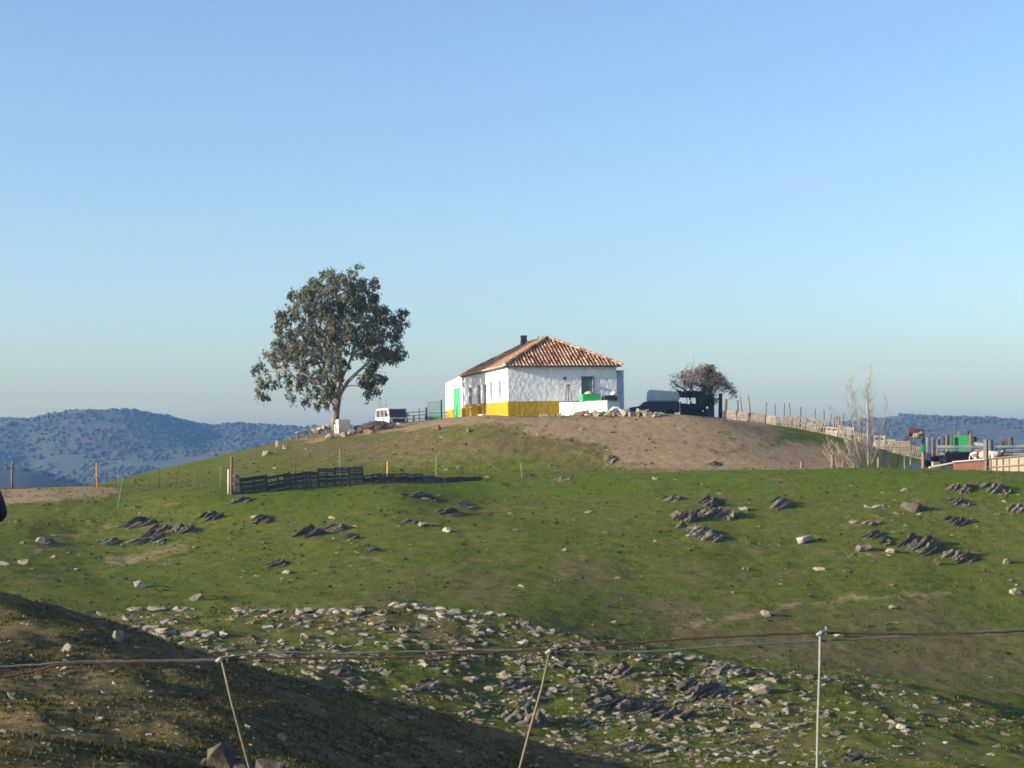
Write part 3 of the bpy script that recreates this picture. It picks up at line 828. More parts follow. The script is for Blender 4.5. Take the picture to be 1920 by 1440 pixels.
for a in [
 (1511, 1019, 40, 16, 'whitish oblong block lying alone on the mid slope', 'white_rock'), (1710, 960, 44, 26, 'square grey boulder with a long shadow below the corral', 'rock'),
 (1622, 1035, 38, 16, 'brown wedge shaped rock beside the bare patch by the long grey slab', 'rock'), (1670, 1037, 20, 10, 'pale stone at the lower end of the long grey slab', 'pale_rock'),
 (1757, 1059, 18, 12, 'grey stone beneath the low broken plates near the long slab', 'rock'), (262, 1102, 28, 15, 'cream boulder alone on the bright turf above the stony knoll', 'white_rock'),
 (368, 1126, 30, 14, 'tan stone with a dark side just above the knoll crest', 'pale_rock'), (76, 1018, 22, 14, 'pale blocky stone on the edge of the low dark ledge', 'pale_rock'),
 (8, 1060, 24, 12, 'pale boulder at the very edge of the frame above the brown spur', 'pale_rock'), (44, 1058, 24, 10, 'pale slab just inside the frame edge above the brown spur', 'pale_rock'),
 (838, 998, 20, 11, 'pale square stone below the row of grey plates', 'white_rock'), (796, 988, 26, 12, 'grey stone with shadow below the row of grey plates', 'pale_rock'),
 (1906, 1115, 24, 12, 'pale stone by the frame edge beyond the dirt track', 'pale_rock'), (1437, 1156, 24, 12, 'pale broken stone on the near side of the dirt track', 'pale_rock'),
 (1575, 1196, 26, 12, 'pale stone just behind the top of the zinc wire post', 'pale_rock'), (1674, 1142, 20, 8, 'flat whitish stone downhill of the dirt track', 'white_rock'),
 (1536, 1070, 28, 7, 'sliver of pale stone downhill of the whitish oblong block', 'pale_rock'), (1888, 1058, 22, 13, 'pale stone by the frame edge uphill of the dirt track', 'pale_rock'),
 (965, 997, 16, 6, 'pinkish flat stone in the middle of the green slope', 'pale_rock'), (1058, 1034, 12, 7, 'small yellowish stone in the open green slope', 'pale_rock'), (1395, 958, 22, 9, 'orange tinted stone beside the big jagged outcrop', 'pale_rock'),
 (220, 1203, 28, 22, 'upright tan boulder with a shaded flank on the brown spur', 'pale_rock'), (124, 1222, 26, 16, 'cream stone with black shadow high on the brown spur', 'pale_rock'), (528, 1388, 20, 14, 'tan block on the brown spur past the tan wire post', 'pale_rock'),
 (195, 1300, 16, 9, 'white pebble on the middle of the brown spur', 'white_rock'), (70, 1276, 18, 10, 'pale stone under the wires at the side of the brown spur', 'pale_rock'), (186, 1355, 22, 9, 'flat pale stone low on the brown spur', 'pale_rock'), (465, 1367, 16, 9, 'small pale stone just beside the tan wire post', 'white_rock'),
 (20, 1308, 16, 12, 'yellowish stone by the frame edge on the brown spur', 'pale_rock'), (118, 1258, 20, 9, 'pale stone just under the wires on the brown spur', 'pale_rock'), (1425, 1300, 44, 16, 'pale block with dark flank on the grassy end of the knoll', 'pale_rock'),
 (1320, 1330, 26, 14, 'pale boulder at the lower end of the dark crag on the knoll', 'pale_rock'), (800, 1218, 24, 18, 'dark round boulder behind the wires on the knoll', 'rock'), (948, 1276, 32, 22, 'pale pointed block standing over the long shaded ledge', 'pale_rock'),
 (1690, 1368, 22, 12, 'lone whitish stone on the grassy end of the knoll', 'white_rock'), (1548, 1438, 14, 12, 'white stone at the bottom touching the zinc wire post', 'white_rock'), (1618, 1367, 18, 12, 'pale stone near the lone whitish stone on the knoll end', 'pale_rock'),
 ]:
    boulder(*a)

# two weathered rocks close to the wire fence
def near_rock(px, py, parts, label, mat='rock'):
    p = ground_at(px, py); k = p.y / F; rng = random.Random(int(px)); mb = MB()
    for dx, dz, sx, sy, sz, tilt in parts:
        slab(mb, Matrix.Translation((dx * k, 0, dz * k)) @ Matrix.Rotation(tilt, 4, 'Y') @ Matrix.Rotation(rng.uniform(-.2, .2), 4, 'Z'), sx * k, sy * k, sz * k, rng, 20, 3.0, .35)
    o = mb.build('rock_outcrop', M[mat]); o.location = p
    tag(o, label, 'rock')


near_rock(412, 1452, [(0, 26, 34, 30, 40, -.25), (-38, 4, 34, 22, 17, -.5), (-22, 22, 20, 18, 14, -.6), (34, 2, 34, 26, 26, .2), (-10, -12, 60, 34, 22, 0)], 'brown lichened crag at the foot of the tan wire post')
near_rock(504, 1456, [(0, 10, 34, 26, 26, .1), (14, 0, 30, 24, 18, .3)], 'black humped rock behind the tan wire post')

# ---- loose stones: the larger ones are things, the small fry one mass
PROTO = {}
for mat in ('rock', 'pale_rock', 'white_rock'):
    L = []
    for k in range(7):
        rng = random.Random(k * 31 + len(mat)); mb = MB()
        slab(mb, Matrix.Translation((0, 0, .04)) @ Matrix.Rotation(rng.uniform(-.28, .02), 4, 'Y') @ Matrix.Rotation(rng.uniform(-.1, .5), 4, 'X'), .58, rng.uniform(.18, .34), rng.uniform(.10, .22), rng, 14, 3.4, .4)
        if k % 3 == 0: slab(mb, Matrix.Translation((.3, -.1, .03)) @ Matrix.Rotation(rng.uniform(0, 3), 4, 'Z'), .3, .2, .12, rng, 12)
        L.append(mb)
    PROTO[mat] = L
PM = {}


def zone_points(rng, n, fn):
    out = []
    while len(out) < n:
        q = fn(rng)
        if q: out.append(q)
    return out


def knoll_crest(px):
    return float(np.interp(px, [-100, 180, 430, 700, 800, 950, 1250, 1560, 1750, 1920, 2000], [1180, 1150, 1146, 1135, 1137, 1163, 1222, 1268, 1299, 1334, 1350]))


def spur_edge(px):
    return float(np.interp(px, [0, 200, 430, 700, 950, 1127, 1200], [1123, 1173, 1243, 1313, 1386, 1440, 1470]))


def z_knoll(rng):
    px = rng.uniform(150, 1930); py = rng.uniform(1135, 1440)
    if py < knoll_crest(px) + 3 or py < 0 or py > 1438 or py < spur_edge(px) * 0 : return None
    if px < 1200 and py > spur_edge(px) - 4: return None
    dens = 1.0 if px < 1400 else max(.16, 1 - (px - 1400) / 420)
    dens *= 0.10 + 1.15 * min(1, max(0, 2.2 * (vnoise(np.array([px / 62. + py / 40.]), np.array([py / 15.]), 4)[0] + .62 * vnoise(np.array([px / 24.]), np.array([py / 7.]), 14)[0]) + .45))
    if 1050 < px < 1450 and 1240 < py < 1360: dens += .3
    if 1240 < px < 1330 and py < 1250 : dens *= .5
    if rng.random() > dens: return None
    s = 5.0 + 17 * rng.random() ** 2.8
    return px, py, s, 'pale_rock' if rng.random() < .62 else ('rock' if rng.random() < .8 else 'white_rock')


def z_spur(rng):
    px = rng.uniform(-10, 1100); py = rng.uniform(1130, 1440)
    if py < spur_edge(px) + 4: return None
    return px, py, 3.5 + 11 * rng.random() ** 3, 'pale_rock' if rng.random() < .7 else 'white_rock'


def z_slope(rng):
    px = rng.uniform(-10, 1930); py = rng.uniform(895, 1300)
    if py > min(knoll_crest(px) - 6, 1440) or (px < 420 and py < 945): return None
    d = .25 + (.8 if px < 700 and py > 950 and py < 1090 else 0) + (.55 if px > 1540 and 900 < py < 1100 else 0) + (.3 if 1200 < px < 1500 and py < 1030 else 0)
    if rng.random() > d * (0.4 + vnoise(np.array([px / 60.]), np.array([py / 30.]), 8)[0] + .5): return None
    return px, py, 4 + 12 * rng.random() ** 3, 'rock' if rng.random() < .5 else 'pale_rock'


def z_top(rng):
    px = rng.uniform(430, 1240); py = rng.uniform(795, 885)
    if py < 832 - (px - 430) * .08 + 8: return None
    if rng.random() > .7: return None
    return px, py, 2.5 + 8 * rng.random() ** 3, 'pale_rock' if rng.random() < .7 else 'rock'


rr = random.Random(99)
STONES = ([(*q, 'on the stony knoll', 'stones on the stony knoll') for q in zone_points(rr, 3300, z_knoll)]
          + [(*q, 'on the dry brown spur', 'stones on the brown spur') for q in zone_points(rr, 480, z_spur)]
          + [(*q, 'in the green pasture slope', 'stones in the green slope') for q in zone_points(rr, 330, z_slope)]
          + [(*q, 'in the turf below the house', 'stones below the house') for q in zone_points(rr, 110, z_top)])
STONES.sort(key=lambda q: -q[2])
LAND = [(1030, 1300, 'the middle wire post'), (1537, 1300, 'the zinc wire post'), (430, 1320, 'the tan wire post'), (985, 1350, 'the big black crag'), (1140, 1320, 'the broken heap'), (1312, 1290, 'the dark crag'), (800, 1142, 'the pale pavement of plates'),
        (620, 1146, 'the pale plates heap'), (350, 1190, 'the long rubble drift'), (300, 1142, 'the pale rubble strip'), (1372, 1262, 'the long crest ledge'), (1195, 1405, 'the lowest ledge'), (800, 1218, 'the dark round boulder'), (1690, 1368, 'the lone whitish stone'),
        (1425, 1300, 'the pale block'), (1320, 970, 'the jagged outcrop'), (1722, 1020, 'the long tilted slab'), (1511, 1015, 'the whitish oblong block'), (578, 995, 'the streaked outcrop'), (518, 1057, 'the lone tilted pair'), (262, 1100, 'the cream boulder'), (280, 1005, 'the stony slope plates'),
        (838, 960, 'the row of grey plates'), (560, 900, 'the dark pallets'), (1805, 930, 'the stacked ledges'), (1900, 1110, 'the dirt track end'), (220, 1200, 'the upright tan boulder'), (420, 1420, 'the lichened crag'), (1050, 898, 'the brow slab'), (640, 1262, 'the plates near the spur'), (1880, 1330, 'the far knoll end'), (700, 840, 'the leaning bank')]
N_SINGLE = 300 - 60
mass = MB()
for i, (px, py, s, mat, where, grp) in enumerate(STONES):
    p = ground_at(px, py)
    sc = s * p.y / F * rr.uniform(.9, 1.15); rz = rr.uniform(-.5, .5) + (math.pi if rr.random() < .5 else 0)
    k = rr.randrange(7)
    gx, gy = frame_on_ground(p)
    S = Vector((sc, sc * rr.uniform(.8, 1.3), sc * rr.uniform(.9, 1.6)))
    if i < N_SINGLE:
        if (mat, k) not in PM:
            PM[(mat, k)] = PROTO[mat][k].build('stone', M[mat])
            o = PM[(mat, k)]
        else:
            o = PM[(mat, k)].copy(); COL.objects.link(o)
        o.location = p; o.scale = S; o.rotation_euler = (math.atan(gy) * .6, -math.atan(gx) * .6, rz)
        tone = {'rock': 'dark', 'pale_rock': 'pale', 'white_rock': 'whitish'}[mat]
        q = min(LAND, key=lambda t: (t[0] - px) ** 2 + ((t[1] - py) * 1.6) ** 2)
        dx, dy = px - q[0], (py - q[1]) * 1.6
        rel = ('downhill of' if dy > 0 else 'uphill of') if abs(dy) > abs(dx) else ('to the sunny side of' if dx < 0 else 'to the shady side of')
        lab = f"{tone} {'flat' if k % 2 else 'angular'} stone {where} {rel} {q[2]}"
        if len(lab.split()) > 16: lab = f"{tone} {'flat' if k % 2 else 'angular'} stone {rel} {q[2]}"
        tag(o, lab, 'stone', lab.split(' stone ')[1])
    else:
        mt = Matrix.Translation(p) @ Matrix.Rotation(-math.atan(gx) * .6, 4, 'Y') @ Matrix.Rotation(math.atan(gy) * .6, 4, 'X') @ Matrix.Rotation(rz, 4, 'Z') @ Matrix.Diagonal((*S, 1))
        P = PROTO[mat][k]
        mass.add([mt @ Vector(v) for v in P.v], P.f, {'rock': 0, 'pale_rock': 1, 'white_rock': 2}[mat])
o = mass.build('scattered_stones', [M['rock'], M['pale_rock'], M['white_rock']], recalc=True)
tag(o, 'small stones strewn over the slopes and the knoll', 'stones', kind='stuff')
# ================================================================== FARMHOUSE
TH = math.radians(13.0)
L1, L2, HW, PL = 8.35, 16.4, 3.62, 1.04
P0 = at(953.5, 779, 128.0)
H_ROOT = empty('farmhouse', P0, TH, 'whitewashed farmhouse with yellow ochre base and clay tile hip roof on the hilltop', 'house')
HM = Matrix.Translation(P0) @ Matrix.Rotation(TH, 4, 'Z')


def panel(mb, O, ex, L, H0, H1, out, openings, depth=0.22):
    """upright wall face from O along ex with recessed openings (s0, s1, z0, z1)"""
    O = Vector(O); ex = Vector(ex); out = Vector(out); ez = Vector((0, 0, 1))
    xs = sorted({0.0, L, *[v for o in openings for v in o[:2]]}); zs = sorted({H0, H1, *[v for o in openings for v in o[2:]]})
    zs = [z for z in zs if H0 <= z <= H1]
    P = lambda s, z, d=0.0: O + ex * s + ez * z - out * d
    for a, b in zip(xs[:-1], xs[1:]):
        for c, d in zip(zs[:-1], zs[1:]):
            ms, mz = (a + b) / 2, (c + d) / 2
            if any(o[0] < ms < o[1] and o[2] < mz < o[3] for o in openings): continue
            mb.add([P(a, c), P(b, c), P(b, d), P(a, d)], [(0, 1, 2, 3)])
    for s0, s1, z0, z1 in openings:
        lo, hi = max(z0, H0), min(z1, H1)
        if hi <= lo: continue
        mb.add([P(s0, lo), P(s0, hi), P(s0, hi, depth), P(s0, lo, depth)], [(0, 1, 2, 3)])
        mb.add([P(s1, lo), P(s1, hi), P(s1, hi, depth), P(s1, lo, depth)], [(0, 1, 2, 3)])
        if z1 <= H1: mb.add([P(s0, z1), P(s1, z1), P(s1, z1, depth), P(s0, z1, depth)], [(0, 1, 2, 3)])
        if z0 >= H0: mb.add([P(s0, z0), P(s1, z0), P(s1, z0, depth), P(s0, z0, depth)], [(0, 1, 2, 3)])


LEFT_OPEN = [(2.35, 3.15, 1.22, 2.72), (5.45, 6.3, 1.2, 2.72), (7.6, 8.75, .30, 2.62), (9.9, 11.15, 1.12, 2.66), (13.3, 14.6, 1.02, 2.6)]
FRONT_OPEN = [(5.62, 6.50, 1.15, 2.78)]
w = MB()
panel(w, (0, 0, 0), (1, 0, 0), L1, -1.2, HW, (0, -1, 0), FRONT_OPEN)
panel(w, (0, 0, 0), (0, 1, 0), L2, -1.2, HW, (-1, 0, 0), LEFT_OPEN)
panel(w, (L1, 0, 0), (0, 1, 0), L2, -1.2, HW, (1, 0, 0), [])
panel(w, (0, L2, 0), (1, 0, 0), L1, -1.2, HW, (0, 1, 0), [])
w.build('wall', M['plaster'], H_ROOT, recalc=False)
# yellow base course, 3 cm proud of the wall
e = 0.03
pl = MB()
panel(pl, (-e, -e, 0), (1, 0, 0), L1 + 2 * e, -1.2, PL, (0, -1, 0), [], e)
panel(pl, (-e, -e, 0), (0, 1, 0), L2 + 2 * e, -1.2, PL, (-1, 0, 0), [(7.6 + e, 8.75 + e, .30, 2.62)], 0.25)
panel(pl, (L1 + e, -e, 0), (0, 1, 0), L2 + 2 * e, -1.2, PL, (1, 0, 0), [], e)
pl.add([(-e, -e, PL), (L1 + e, -e, PL), (L1 + e, L2, PL), (-e, L2, PL)], [(0, 1, 2, 3)])
pl.v = [(x, y, z + .22 * max(0, y) / L2 if .9 < z < 1.2 else z) for x, y, z in pl.v]
pl.build('plinth', M['ochre'], H_ROOT, recalc=False)
for k, (s0, s1, z0, z1) in enumerate(LEFT_OPEN):
    f = MB(); t = .07; d = .16
    for a, b, c, g in ((s0 + .002, s0 + t, z0 + .002, z1 - .002), (s1 - t, s1 - .002, z0 + .002, z1 - .002), (s0 + t, s1 - t, z1 - t, z1 - .002), (s0 + t, s1 - t, z0 + .002, z0 + t)):
        f.box((d, a, c), (d + .05, b, g))
    f.box((d + .005, (s0 + s1) / 2 - .025, z0 + t), (d + .04, (s0 + s1) / 2 + .025, z1 - t))
    if k == 2:
        dd = f.build('door', M['grey_metal'], H_ROOT)
        q = MB(); q.box((d + .02, s0 + t, z0 + t), (d + .03, s1 - t, z1 - t)); q.build('door_panel', M['dark_wood'], dd)
        q = MB(); q.tube([(d - .03, s1 - .16, 1.35), (d - .03, s1 - .16, 1.5)], .015); q.build('handle', M['dark_iron'], dd)
    else:
        dd = f.build('window', M['grey_metal'], H_ROOT)
        q = MB(); q.box((d + .02, s0 + t, z0 + t), (d + .03, s1 - t, z1 - t)); q.build('pane', M['glass'], dd)
        q = MB(); q.box((-.06, s0 - .05, z0 - .05), (.12, s1 + .05, z0 - .005)); q.build('sill', M['whitewash'], dd)
# shuttered opening in the gable-side wall
s0, s1, z0, z1 = FRONT_OPEN[0]
f = MB()
f.box((s0 - .02, -.05, z1 + .002), (s1 + .06, .04, z1 + .07)); f.box((s1 + .002, -.05, z0), (s1 + .07, .04, z1))
fr = f.build('window', M['dark_iron'], H_ROOT)
q = MB()
for k in range(6):
    a = s0 + .01 + k * (s1 - s0 - .02) / 6
    q.box((a, .06, z0 + .01), (a + (s1 - s0 - .02) / 6 - .012, .09, z1 - .01))
q.build('shutter', simple('dull_green_shutter', (0.10, 0.16, 0.13), .2, 3, .7), fr)
q = MB(); q.box((s0 - .10, -.04, z0 - .1), (s0 - .022, .03, z0 + .85)); q.build('shutter_edge', M['whitewash'], fr)
# doorstep and buttress by the door
q = MB(); q.box((-.75, 7.2, -1.0), (-.03 - .003, 9.0, .14)); q.box((-.45, 7.35, .143), (-.033, 8.9, .28)); q.build('doorstep', M['cream'], H_ROOT, bevel=.03)
q = MB(); q.box((-.42, 9.15, -1.0), (-.034, 9.6, .95), taper=.86); q.build('buttress', M['ochre'], H_ROOT)
q = MB(); q.box((-.40, 15.6, -1.0), (-.034, 16.2, .98), taper=.86); q.build('buttress', M['ochre'], H_ROOT)
# lamp on the wall
q = MB(); q.tube([(4.28, -.0, 2.65), (4.28, -.22, 2.72)], .018); q.box((4.17, -.34, 2.62), (4.39, -.18, 2.80)); q.build('wall_lamp', M['dark_iron'], H_ROOT)

# roof
OV = 0.32; RISE = 2.33
xa, xb, ya, yb = -OV, L1 + OV, -OV, L2 + OV
hs = (xb - xa) / 2; ze = HW + 0.02; zr = ze + RISE
R1 = Vector((xa + hs, ya + hs, zr)); R2 = Vector((xa + hs, yb - hs, zr))
rf = MB()
A_, B_, C_, D_ = Vector((xa, ya, ze)), Vector((xb, ya, ze)), Vector((xb, yb, ze)), Vector((xa, yb, ze))
rf.add([A_, B_, R1], [(0, 1, 2)], 0, .02); rf.add([B_, C_, R2, R1], [(0, 1, 2, 3)], 0, .02); rf.add([C_, D_, R2], [(0, 1, 2)], 0, .02); rf.add([D_, A_, R1, R2], [(0, 1, 2, 3)], 0, .02)
dn = Vector((0, 0, -.07))
rf.add([A_ + dn, B_ + dn, C_ + dn, D_ + dn], [(3, 2, 1, 0)], 1)
rf.add([A_, B_, B_ + dn, A_ + dn], [(3, 2, 1, 0)], 1); rf.add([B_, C_, C_ + dn, B_ + dn], [(3, 2, 1, 0)], 1); rf.add([C_, D_, D_ + dn, C_ + dn], [(3, 2, 1, 0)], 1); rf.add([D_, A_, A_ + dn, D_ + dn], [(3, 2, 1, 0)], 1)
trng = random.Random(4)


def barrel(mb, O, along, up, nrm, length, r=.088, seg=.46, jit=.012):
    """one row of overlapping half-round tiles running up the slope"""
    n = max(1, int(length / seg + .4)); s = length / n
    for k in range(n):
        r0, r1 = r * 1.06, r * .86
        o0 = O + up * (k * s - .05) + along * trng.uniform(-jit, jit) + nrm * .022; o1 = O + up * ((k + 1) * s) + along * trng.uniform(-jit, jit) + nrm * .004
        v = []
        for o_, rr_ in ((o0, r0), (o1, r1)):
            for q_ in range(6):
                a = math.pi * q_ / 5
                v.append(o_ + along * math.cos(a) * rr_ + nrm * math.sin(a) * rr_)
        tone = min(1, max(0, trng.gauss(.70, .21)))
        if trng.random() < .10: tone = trng.uniform(0, .25)
        mb.add(v, [(i, i + 1, i + 7, i + 6) for i in range(5)], 0, tone)
        if k == 0:
            mb.add(v[:6], [(0, 1, 2, 3, 4, 5)], 2, .5)


pitch = math.atan2(RISE, hs)
def face_rows(O, along, inward, Le, run_of):
    up = (inward * math.cos(pitch) + Vector((0, 0, 1)) * math.sin(pitch)).normalized(); nrm = along.cross(up).normalized()
    if nrm.z < 0: nrm = -nrm
    n = int(Le / .265)
    for k in range(n):
        s = (k + .5) * Le / n
        ln = run_of(s) / math.cos(pitch)
        if ln > .15: barrel(rf, O + along * s, along, up, nrm, ln)


face_rows(A_, Vector((1, 0, 0)), Vector((0, 1, 0)), xb - xa, lambda s: min(s, xb - xa - s))
face_rows(D_, Vector((0, -1, 0)), Vector((1, 0, 0)), yb - ya, lambda s: min(s, yb - ya - s, hs))
face_rows(B_, Vector((0, 1, 0)), Vector((-1, 0, 0)), yb - ya, lambda s: min(s, yb - ya - s, hs))
face_rows(C_, Vector((-1, 0, 0)), Vector((0, -1, 0)), xb - xa, lambda s: min(s, xb - xa - s))
for a, b in ((A_, R1), (B_, R1), (C_, R2), (D_, R2), (R1, R2)):
    d = (b - a); ln = d.length; d.normalize()
    al = d.cross(Vector((0, 0, 1))).normalized(); nn = al.cross(d).normalized()
    if nn.z < 0: nn = -nn
    barrel(rf, a + nn * .06, al, d, nn, ln, r=.14, seg=.48, jit=.01)
ROOF = rf.build('roof', [M['tiles'], M['dark_wood'], M['mortar']], H_ROOT, recalc=False, tones=True)
c = MB(); cx, cy = R2.x - .15, R2.y - .6
c.box((cx - .32, cy - .3, zr - 1.2), (cx + .32, cy + .3, zr + .62), taper=.66); c.box((cx - .25, cy - .23, zr + .622), (cx + .25, cy + .23, zr + .74))
c.build('chimney', M['chimney'], ROOF, bevel=.02)
q = MB(); q.tube([(R1.x - .55, R1.y + 1.0, zr), (R1.x - .55, R1.y + 1.0, zr + .28)], .03); q.build('vent_pipe', M['dark_iron'], ROOF)

# side wing in the shade (far end of the gable side) and the garage wing
q = MB()
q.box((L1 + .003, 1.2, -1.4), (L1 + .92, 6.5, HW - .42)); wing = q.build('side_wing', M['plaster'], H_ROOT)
rf = MB(); 
for k in range(4): barrel(rf, Vector((L1 + .12 + k * .24, 1.08, HW - .40)), Vector((1, 0, 0)), Vector((0, 1, 0.02)).normalized(), Vector((0, 0, 1)), 5.5, r=.11)
rf.build('wing_tiles', [M['tiles'], M['dark_wood'], M['mortar']], wing, recalc=False, tones=True)
q = MB(); q.tube([(L1 + .62, 1.15, 1.70), (L1 + .62, 1.22, 1.70)], .05); q.build('vent_hole', M['dark_iron'], wing)
GW0, GW1, gx = L2 + .004, L2 + 7.4, -.16
a = MB()
gt = lambda s: 3.74 - .40 * (s / (GW1 - GW0)) if s > 1.0 else 3.74
O = Vector((gx, GW0, 0))
# sloping parapet wall with the garage opening: build as strips
dz0, dz1, d0, d1 = -.4, 2.74, .95, 4.0
ss = [0, .4, .95, 1.6, 2.3, 3.2, 4.0, 5.0, 6.2, GW1 - GW0]
for s_, t_ in zip(ss[:-1], ss[1:]):
    lo = dz1 if s_ >= d0 - 1e-6 and t_ <= d1 + 1e-6 else -1.6
    a.add([(gx, GW0 + s_, lo), (gx, GW0 + t_, lo), (gx, GW0 + t_, gt(t_)), (gx, GW0 + s_, gt(s_))], [(0, 1, 2, 3)])
    a.add([(gx, GW0 + s_, gt(s_)), (gx, GW0 + t_, gt(t_)), (gx + 4.5, GW0 + t_, gt(t_)), (gx + 4.5, GW0 + s_, gt(s_))], [(0, 1, 2, 3)])
a.add([(gx, GW0, -1.6), (gx + 4.5, GW0, -1.6), (gx + 4.5, GW0, 3.74), (gx, GW0, 3.74)], [(0, 1, 2, 3)])
a.add([(gx, GW1, -1.6), (gx + 4.5, GW1, -1.6), (gx + 4.5, GW1, gt(GW1 - GW0)), (gx, GW1, gt(GW1 - GW0))], [(0, 1, 2, 3)])
for s_ in (d0, d1): a.add([(gx, GW0 + s_, -1.6), (gx, GW0 + s_, dz1), (gx + .3, GW0 + s_, dz1), (gx + .3, GW0 + s_, -1.6)], [(0, 1, 2, 3)])
a.add([(gx, GW0 + d0, dz1), (gx, GW0 + d1, dz1), (gx + .3, GW0 + d1, dz1), (gx + .3, GW0 + d0, dz1)], [(0, 1, 2, 3)])
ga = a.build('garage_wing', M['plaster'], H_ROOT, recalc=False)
q = MB(); n = 10
for k in range(n):
    s_ = d0 + k * (d1 - d0) / n
    q.box((gx + .10, GW0 + s_ + .008, -1.6), (gx + .14, GW0 + s_ + (d1 - d0) / n - .008, dz1 - .01))
q.build('garage_door', M['green_wall_door'], ga)
q = MB(); panel(q, (gx - .03, GW0 + d1 + .001, 0), (0, 1, 0), GW1 - GW0 - d1, -1.6, 1.0, (-1, 0, 0), []); panel(q, (gx - .03, GW0 - .03, 0), (0, 1, 0), d0 + .03, -1.6, 1.0, (-1, 0, 0), [])
q.add([(gx - .03, GW0 + d1 + .001, 1.0), (gx - .03, GW1, 1.0), (gx, GW1, 1.0), (gx, GW0 + d1 + .001, 1.0)], [(0, 1, 2, 3)])
q.build('wing_plinth', M['ochre'], ga, recalc=False)

# ================================================================== WHITE TERRACE BLOCK, TROUGH AND BITS BEFORE THE HOUSE
def rooted(name, p, rz, label, cat, group=None): return empty(name, p, rz, label, cat, group)


TY = 125.0
tc = at(1139, 773, TY)
T_ROOT = rooted('terrace_block', tc, math.radians(-24), 'low white masonry terrace block before the farmhouse wall, sunlit long side', 'terrace')
q = MB(); q.box((-3.75, 0, -.8), (-2.55, 2.6, .80)); q.box((-2.525, .03, -.8), (0, 2.62, .78)); q.build('wall', M['whitewash'], T_ROOT, bevel=.03)
q = MB(); q.box((-1.75, -.05, .783), (-.9, .55, .84)); q.box((-.88, -.04, .783), (.04, 2.6, .86)); q.build('coping', M['cream'], T_ROOT, bevel=.02)
TM = Matrix.Translation(tc) @ Matrix.Rotation(math.radians(-24), 4, 'Z')
gp = at(1093, 749.5, 126.1); gp.z = tc.z + .79
G = rooted('planter_trough', gp, TH, 'bright green metal trough heaped with sand on the white terrace block', 'trough')
q = MB(); wx, wy, wz = 1.35, 1.0, .60; t = .04
q.box((0, 0, 0), (wx, t, wz)); q.box((0, wy - t, 0), (wx, wy, wz)); q.box((0, t, 0), (t, wy - t, wz)); q.box((wx - t, t, 0), (wx, wy - t, wz)); q.box((t, t, .02), (wx - t, wy - t, .2))
q.build('body', M['green_paint'], G, bevel=.012)
q = MB(); pr = [(.48, .3), (.42, .46), (.30, .62), (.1, .72)]; q.lathe(pr, 12, Matrix.Translation((.62, .5, .1))); q.build('sand_heap', M['sand'], G, smooth=True)
p = at(1134, 751, 126.1); p.z = tc.z + .87
q = MB(); q.box((0, 0, 0), (.95, .9, .34)); q.box((.08, .08, .343), (.88, .82, .40))
o = q.build('feed_box', M['black_board'], bevel=.02); o.location = p; o.rotation_euler = (0, 0, TH); tag(o, 'dark low feed box beside the green trough against the house', 'box')
p = at(1151, 741, 126.5); p.z = tc.z + 1.275
q = MB(); q.lathe([(.05, 0), (.20, .02), (.24, .12), (.17, .22), (.06, .26)], 14); o = q.build('plastic_basin', M['white_plastic'], smooth=True); o.location = p
tag(o, 'upturned white basin lying on the dark feed box', 'basin')
# tripod stand
p = at(1066, 752, 126.9); p.z = tz(p.x, p.y); hh = at(1065, 722, 126.9).z - p.z
TR_ = rooted('tripod_stand', p, 0, 'dark iron tripod stand before the white house wall', 'stand')
for a_ in (-1, 0, 1):
    q = MB(); q.tube([(a_ * .46, .2 * (a_ == 0), -.05), (a_ * .06, 0, hh)], .028); q.build('leg', M['rust'], TR_)
q = MB(); q.tube([(-.26, 0, hh * .55), (.26, 0, hh * .55)], .018); q.tube([(-.16, 0, hh), (.16, 0, hh)], .05); q.tube([(0, 0, hh), (.02, .02, hh - .55)], .03); q.build('crossbar', M['rust'], TR_)
# white bent tub at the terrace foot
p = ground_at(1156, 778); q = MB()
q.tube([(-.35, 0, 0), (-.38, 0, .35), (-.2, 0, .5), (.1, .05, .5), (.3, .1, .35), (.42, .1, -.02)], [.09, .10, .09, .08, .09, .08], 8)
q.tube([(.1, .05, .48), (.2, .35, .3), (.2, .5, 0)], .07, 8)
o = q.build('plastic_trestle', M['white_plastic'], smooth=True); o.location = p + Vector((0, -.2, .0)); tag(o, 'bent white plastic trestle among the rubble stones by the terrace', 'trestle')
rs_ = random.Random(44)
for k in range(46):
    px_ = 1012 + 226 * (k + rs_.random()) / 46; up_ = rs_.random() if px_ > 1040 else 0
    dip = 2.0 * max(0, (px_ - 1180) / 50)
    wpx_ = rs_.uniform(9, 24) if px_ > 1040 else rs_.uniform(6, 13)
    lab = ('stone of the rubble line at the foot of the white terrace' if 1045 < px_ < 1142 else 'stone of the rubble heap between terrace and dark pickup' if px_ >= 1142 else 'small stone lying along the yellow base of the house')
    tone_ = rs_.choice(['pale_rock', 'white_rock', 'pale_rock', 'rock'])
    size_ = 'large' if wpx_ > 17 else 'small'
    lab = size_ + ' ' + {'pale_rock': 'tan', 'white_rock': 'cream', 'rock': 'grey'}[tone_] + ' ' + lab.replace('small ', '')
    o = boulder(px_, 781 - 5 * up_ + dip, wpx_, wpx_ * rs_.uniform(.4, .7), lab, tone_, lab.split(' of ')[-1] if ' of ' in lab else 'stones by the yellow base', 'rubble_stone')
    o.location.z += .16 * up_

# ================================================================== EUCALYPTUS
def lim(pts_px, Y, radii, mb, n=7):
    mb.tube([at(a, b, Y + c) - EB for a, b, c in pts_px], radii, n)


